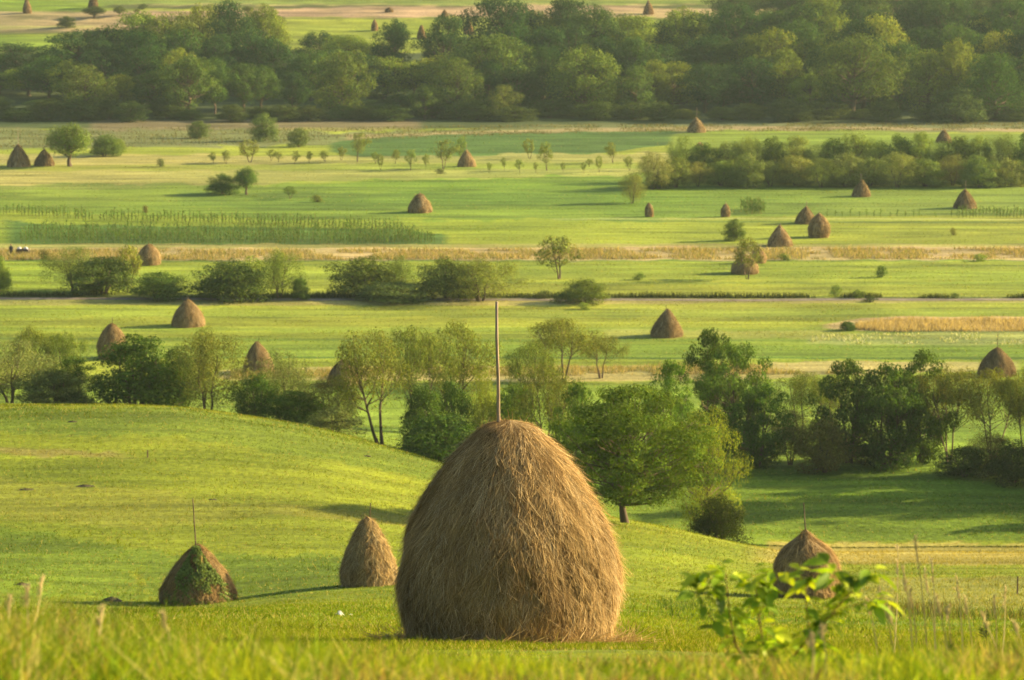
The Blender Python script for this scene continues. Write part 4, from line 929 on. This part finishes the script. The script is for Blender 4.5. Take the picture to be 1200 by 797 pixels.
person(X, Y, Z - .35, 'person in dark clothes standing by the pale cart at far left')
X, Y, Z = at(27, rowY(298)); e = empty('farm_cart', (X, Y, Z), 0, 'low pale loaded cart beside the person on the far track', 'cart')
b = MB()
def box(b, x0, x1, y0, y1, z0, z1):
    b.add([(x0, y0, z0), (x1, y0, z0), (x1, y1, z0), (x0, y1, z0), (x0, y0, z1), (x1, y0, z1), (x1, y1, z1), (x0, y1, z1)], [(0, 1, 5, 4), (1, 2, 6, 5), (2, 3, 7, 6), (3, 0, 4, 7), (4, 5, 6, 7), (3, 2, 1, 0)])
box(b, -.8, .8, -.4, .4, .42, .5); box(b, -.8, .8, -.42, -.38, .5, .75); box(b, -.8, .8, .38, .42, .5, .75); box(b, .8, 1.5, -.03, .03, .4, .46)
obj('cart_bed', b.mesh('cart_bed', M['bark']), e)
for cx in (-.45, .4):
    V = []; Q = []
    for i in range(6):
        f = i / 5
        for k in range(12): a = 2 * math.pi * k / 12; V.append((cx + .36 * math.cos(f * 1.5) * math.cos(a), .32 * math.cos(f * 1.5) * math.sin(a), .5 + .5 * math.sin(f * 1.5)))
    Q = [(i * 12 + k, i * 12 + (k + 1) % 12, (i + 1) * 12 + (k + 1) % 12, (i + 1) * 12 + k) for i in range(5) for k in range(12)]
    obj('sack_load', mesh_from('sack_load', V, Q, M['sack'], None, True), e)
for cx in (-.5, .5):
    for sy in (-.46, .46):
        b = MB(); pts = [(cx + .26 * math.cos(a), sy, .28 + .26 * math.sin(a)) for a in np.linspace(0, 2 * math.pi, 17)]; b.tube(pts, .03, 6, cap=False)
        for a in np.linspace(0, math.pi, 4)[:3]: b.tube([(cx - .25 * math.cos(a), sy, .28 - .25 * math.sin(a)), (cx + .25 * math.cos(a), sy, .28 + .25 * math.sin(a))], .014, 4)
        obj('wheel', b.mesh('wheel', M['rubber']), e)

# ------------------------------------------------------------------ foreground sapling
def sapling():
    YS = 14.2; X0, _, Z0 = at(905, YS); e = empty('sapling', (X0, YS, Z0), 0, 'leafy young sapling with bright green leaves in the right foreground', 'sapling')
    mpp = (YS * math.cos(TH) + 3.8 * math.sin(TH)) / FPX
    def pt(px, row, dy=0.):
        Yq = YS + dy; return np.array([(px - CX) * (Yq * math.cos(TH) + Yq * dropk(row) * math.sin(TH)) / FPX - X0, dy, HC - Yq * dropk(row) - Z0])
    r_ = np.random.RandomState(8); b = MB(); leaves = []
    stems = [
     ([(900, 818, 0), (878, 782, 0), (862, 755, .02), (856, 725, .03), (853, 700, .03), (850, 672, .02)], .0065),
     ([(902, 818, .02), (895, 760, .05), (889, 722, .06), (886, 690, .06), (884, 676, .06)], .0055),
     ([(908, 818, 0), (925, 775, -.04), (950, 745, -.05), (972, 722, -.04), (992, 700, -.03), (1012, 682, -.02), (1022, 672, 0)], .006),
     ([(950, 745, -.05), (945, 715, -.02), (944, 695, 0), (946, 676, .02)], .0035),
     ([(972, 722, -.04), (990, 712, 0), (1015, 706, .03), (1028, 700, .03)], .003),
     ([(905, 818, -.05), (915, 790, -.1), (935, 770, -.12), (958, 760, -.14)], .004),
     ([(862, 755, .02), (840, 735, 0), (826, 712, -.02), (818, 694, -.02)], .0035),
     ([(853, 700, .03), (838, 686, .02), (824, 676, .02)], .003),
     ([(889, 722, .06), (900, 700, .05), (908, 684, .04), (912, 674, .03)], .003),
     ([(992, 700, -.03), (985, 680, -.02), (975, 668, -.02)], .003),
     ([(900, 800, .05), (885, 770, .12), (905, 745, .15)], .003),
     ([(920, 800, -.05), (985, 785, -.1), (1000, 775, -.12)], .003),
    ]
    for pts, r in stems:
        P = [pt(*p) for p in pts]; b.tube(P, list(np.linspace(r, r * .4, len(P))), 6)
        tot = len(P) - 1
        for k in range(int(9 + 24 * (r > .005))):
            f = (.3 if r > .005 else .15) + (.7 if r > .005 else .85) * r_.rand(); f = max(0, min(.999, f)) * tot; i = int(f); leaves.append((P[i] * (1 - f + i) + P[i + 1] * (f - i), 1))
        for _ in range(9): leaves.append((P[-1] + r_.randn(3) * .02, 1.1))
    for _ in range(80): leaves.append((pt(905 + r_.uniform(-45, 70), 778 + r_.uniform(-30, 22), r_.uniform(-.1, .15)), .8))
    V = []; Q = []; C = []; n0 = 0
    for p, s_ in leaves:
        L_ = .112 * s_ * r_.uniform(.6, 1.2); a = r_.rand() * 6.283; dz = r_.uniform(-.6, .65)
        d_ = np.array([math.cos(a), math.sin(a) * .8, dz]); d_ /= np.linalg.norm(d_); up = np.array([0, 0, 1.]) + r_.randn(3) * .35; sd = np.cross(d_, up); sd /= np.linalg.norm(sd); nn = np.cross(sd, d_)
        c = np.array([.20, .31, .02]) * r_.uniform(.55, 1.4) if r_.rand() < .6 else np.array([.40, .47, .03]) * r_.uniform(.8, 1.2)
        prof = [(0, .0), (.12, .06), (.3, .20), (.55, .24), (.78, .16), (1, .0)]
        s0 = p + d_ * .012
        for i, (t, w) in enumerate(prof):
            c_ = s0 + d_ * L_ * t - np.array([0, 0, 1]) * L_ * .28 * t * t
            V += [c_ - sd * w * L_ + nn * w * L_ * .35, c_, c_ + sd * w * L_ + nn * w * L_ * .35]; C += [c, c * 1.12, c]
        for i in range(len(prof) - 1):
            o_ = n0 + i * 3; Q += [(o_, o_ + 1, o_ + 4, o_ + 3), (o_ + 1, o_ + 2, o_ + 5, o_ + 4)]
        n0 += len(prof) * 3
    obj('stem', b.mesh('stem', M['twig'], True), e)
    obj('foliage', mesh_from('foliage', V, Q, M['sapling'], np.array(C), True), e)
sapling()

# pale dry grass stalks, seed heads
def stalks():
    r_ = np.random.RandomState(4); b = MB()
    L_ = [(1052, 640, 1045, 820, 22), (1083, 668, 1100, 820, 20), (1066, 690, 1075, 820, 18), (1092, 655, 1094, 820, 22), (1130, 700, 1142, 820, 20), (1165, 700, 1166, 820, 22), (1030, 690, 1050, 820, 16),
          (1188, 730, 1205, 820, 16), (1072, 630, 1088, 820, 19), (1016, 700, 1030, 820, 17), (1121, 676, 1128, 820, 20), (1058, 665, 1070, 820, 17), (1097, 700, 1112, 820, 15), (1178, 690, 1170, 820, 21), (1110, 712, 1112, 820, 18), (1040, 715, 1058, 820, 15), (1150, 720, 1178, 820, 17), (50, 678, 25, 820, 16), (12, 700, -5, 820, 14), (32, 690, 24, 820, 13), (952, 745, 945, 820, 12), (962, 735, 966, 820, 13),
          (120, 715, 100, 820, 13), (190, 720, 205, 820, 13)]
    for tx, tr, bx, br, Yq in L_:
        def q(px, row): return np.array([(px - CX) * (Yq * math.cos(TH) + Yq * dropk(row) * math.sin(TH)) / FPX, Yq, HC - Yq * dropk(row)])
        p1 = q(tx, tr); p0 = q(bx, br); p0[2] = float(terr(p0[0], p0[1])) - .03
        P = [p0 + (p1 - p0) * f + np.array([math.sin(f * 3) * .015, 0, 0]) for f in np.linspace(0, 1, 7)]; c = np.array([.58, .48, .24]) * r_.uniform(.7, 1.15)
        b.tube(P, list(np.linspace(.0055, .0032, 7)), 4, c)
        for k in range(26):
            f = 1 - .22 * r_.rand(); s0 = p0 + (p1 - p0) * f; b.tube([s0, s0 + np.array([r_.randn() * .012, r_.randn() * .012, .03])], [.004, .002], 4, c * 1.15)
    o = obj('dry_grass_stalks', b.mesh('dry_grass_stalks', M['hay'])); tag(o, 'pale dry seed stalks standing above the foreground grass', 'grass', kind='stuff')
stalks()
def weed(px, row, Yq, h, w, c, lab, seed=5, nb=40):
    X, Y, Z = at(px, Yq); r_ = np.random.RandomState(seed); b = MB(); topz = HC - Yq * dropk(row) - Z
    b.tube([(0, 0, -.02), (.01, 0, topz * .5), (0, 0, topz)], [.004, .003, .0015], 5, (.08, .08, .03))
    for k in range(nb):
        z = topz * (.35 + .65 * r_.rand()); a = r_.rand() * 6.283; L_ = w * (1.15 - z / topz) * r_.uniform(.6, 1.1); d_ = np.array([math.cos(a), math.sin(a), .3]); s_ = np.array([-math.sin(a), math.cos(a), 0]) * L_ * .18
        p = np.array([0, 0, z]); b.add([p, p + d_ * L_ * .5 - s_, p + d_ * L_, p + d_ * L_ * .5 + s_], [(0, 1, 2, 3)], np.array(c) * r_.uniform(.6, 1.3))
    o = obj('weed', b.mesh('weed', M['grass']), None, (X, Y, Z)); tag(o, lab, 'weed')
weed(1112, 742, 17, .4, .14, (.05, .09, .02), 'upright dark green weed among the dry stalks at bottom right')
weed(1155, 714, 40, .4, .22, (.09, .11, .03), 'twiggy dark weed higher up near the right edge', 7, 60)
def flower(px, row, Yq, lab, s_=.03):
    X, Y, Z = at(px, Yq); topz = HC - Yq * dropk(row) - Z; r_ = np.random.RandomState(int(px)); e = empty('yellow_flower', (X, Y, Z), 0, lab, 'flower'); b = MB()
    b.tube([(0, 0, -.02), (.01, 0, topz * .5), (0, 0, topz)], [.004, .003, .002], 5, (.12, .16, .03)); obj('stem', b.mesh('stem', M['grass']), e)
    b = MB()
    for k in range(16):
        p = np.array([r_.randn() * .008, r_.randn() * .012, topz - abs(r_.randn()) * .05]); a = r_.rand() * 6.28; d_ = np.array([math.cos(a), math.sin(a), .5]) * s_ * .5; q_ = np.array([-math.sin(a), math.cos(a), .3]) * s_ * .3
        b.add([p, p + d_ * .6 - q_, p + d_, p + d_ * .6 + q_], [(0, 1, 2, 3)])
    obj('petals', b.mesh('petals', M['yellow']), e)
flower(167, 664, 9.5, 'blurred yellow flower spike left of the leaf covered haystack', .016)

# ------------------------------------------------------------------ haze
m, n, out = newmat('valley_air'); pv = n.nodes.new('ShaderNodeVolumePrincipled')
pv.inputs['Color'].default_value = (.74, .93, .88, 1); pv.inputs['Density'].default_value = .000075; pv.inputs['Anisotropy'].default_value = .2
n.links.new(pv.outputs[0], out.inputs['Volume'])
b = MB(); zl = float(gz.min()) - 2.0; zh = float(max(gz.max() + 6, 75)); box(b, -9500, 9500, -300, 5200, zl, zh)
hz = obj('haze', b.mesh('haze', m)); tag(hz, kind='stuff'); hz['label'] = 'thin warm haze filling the valley air'; hz['category'] = 'haze'
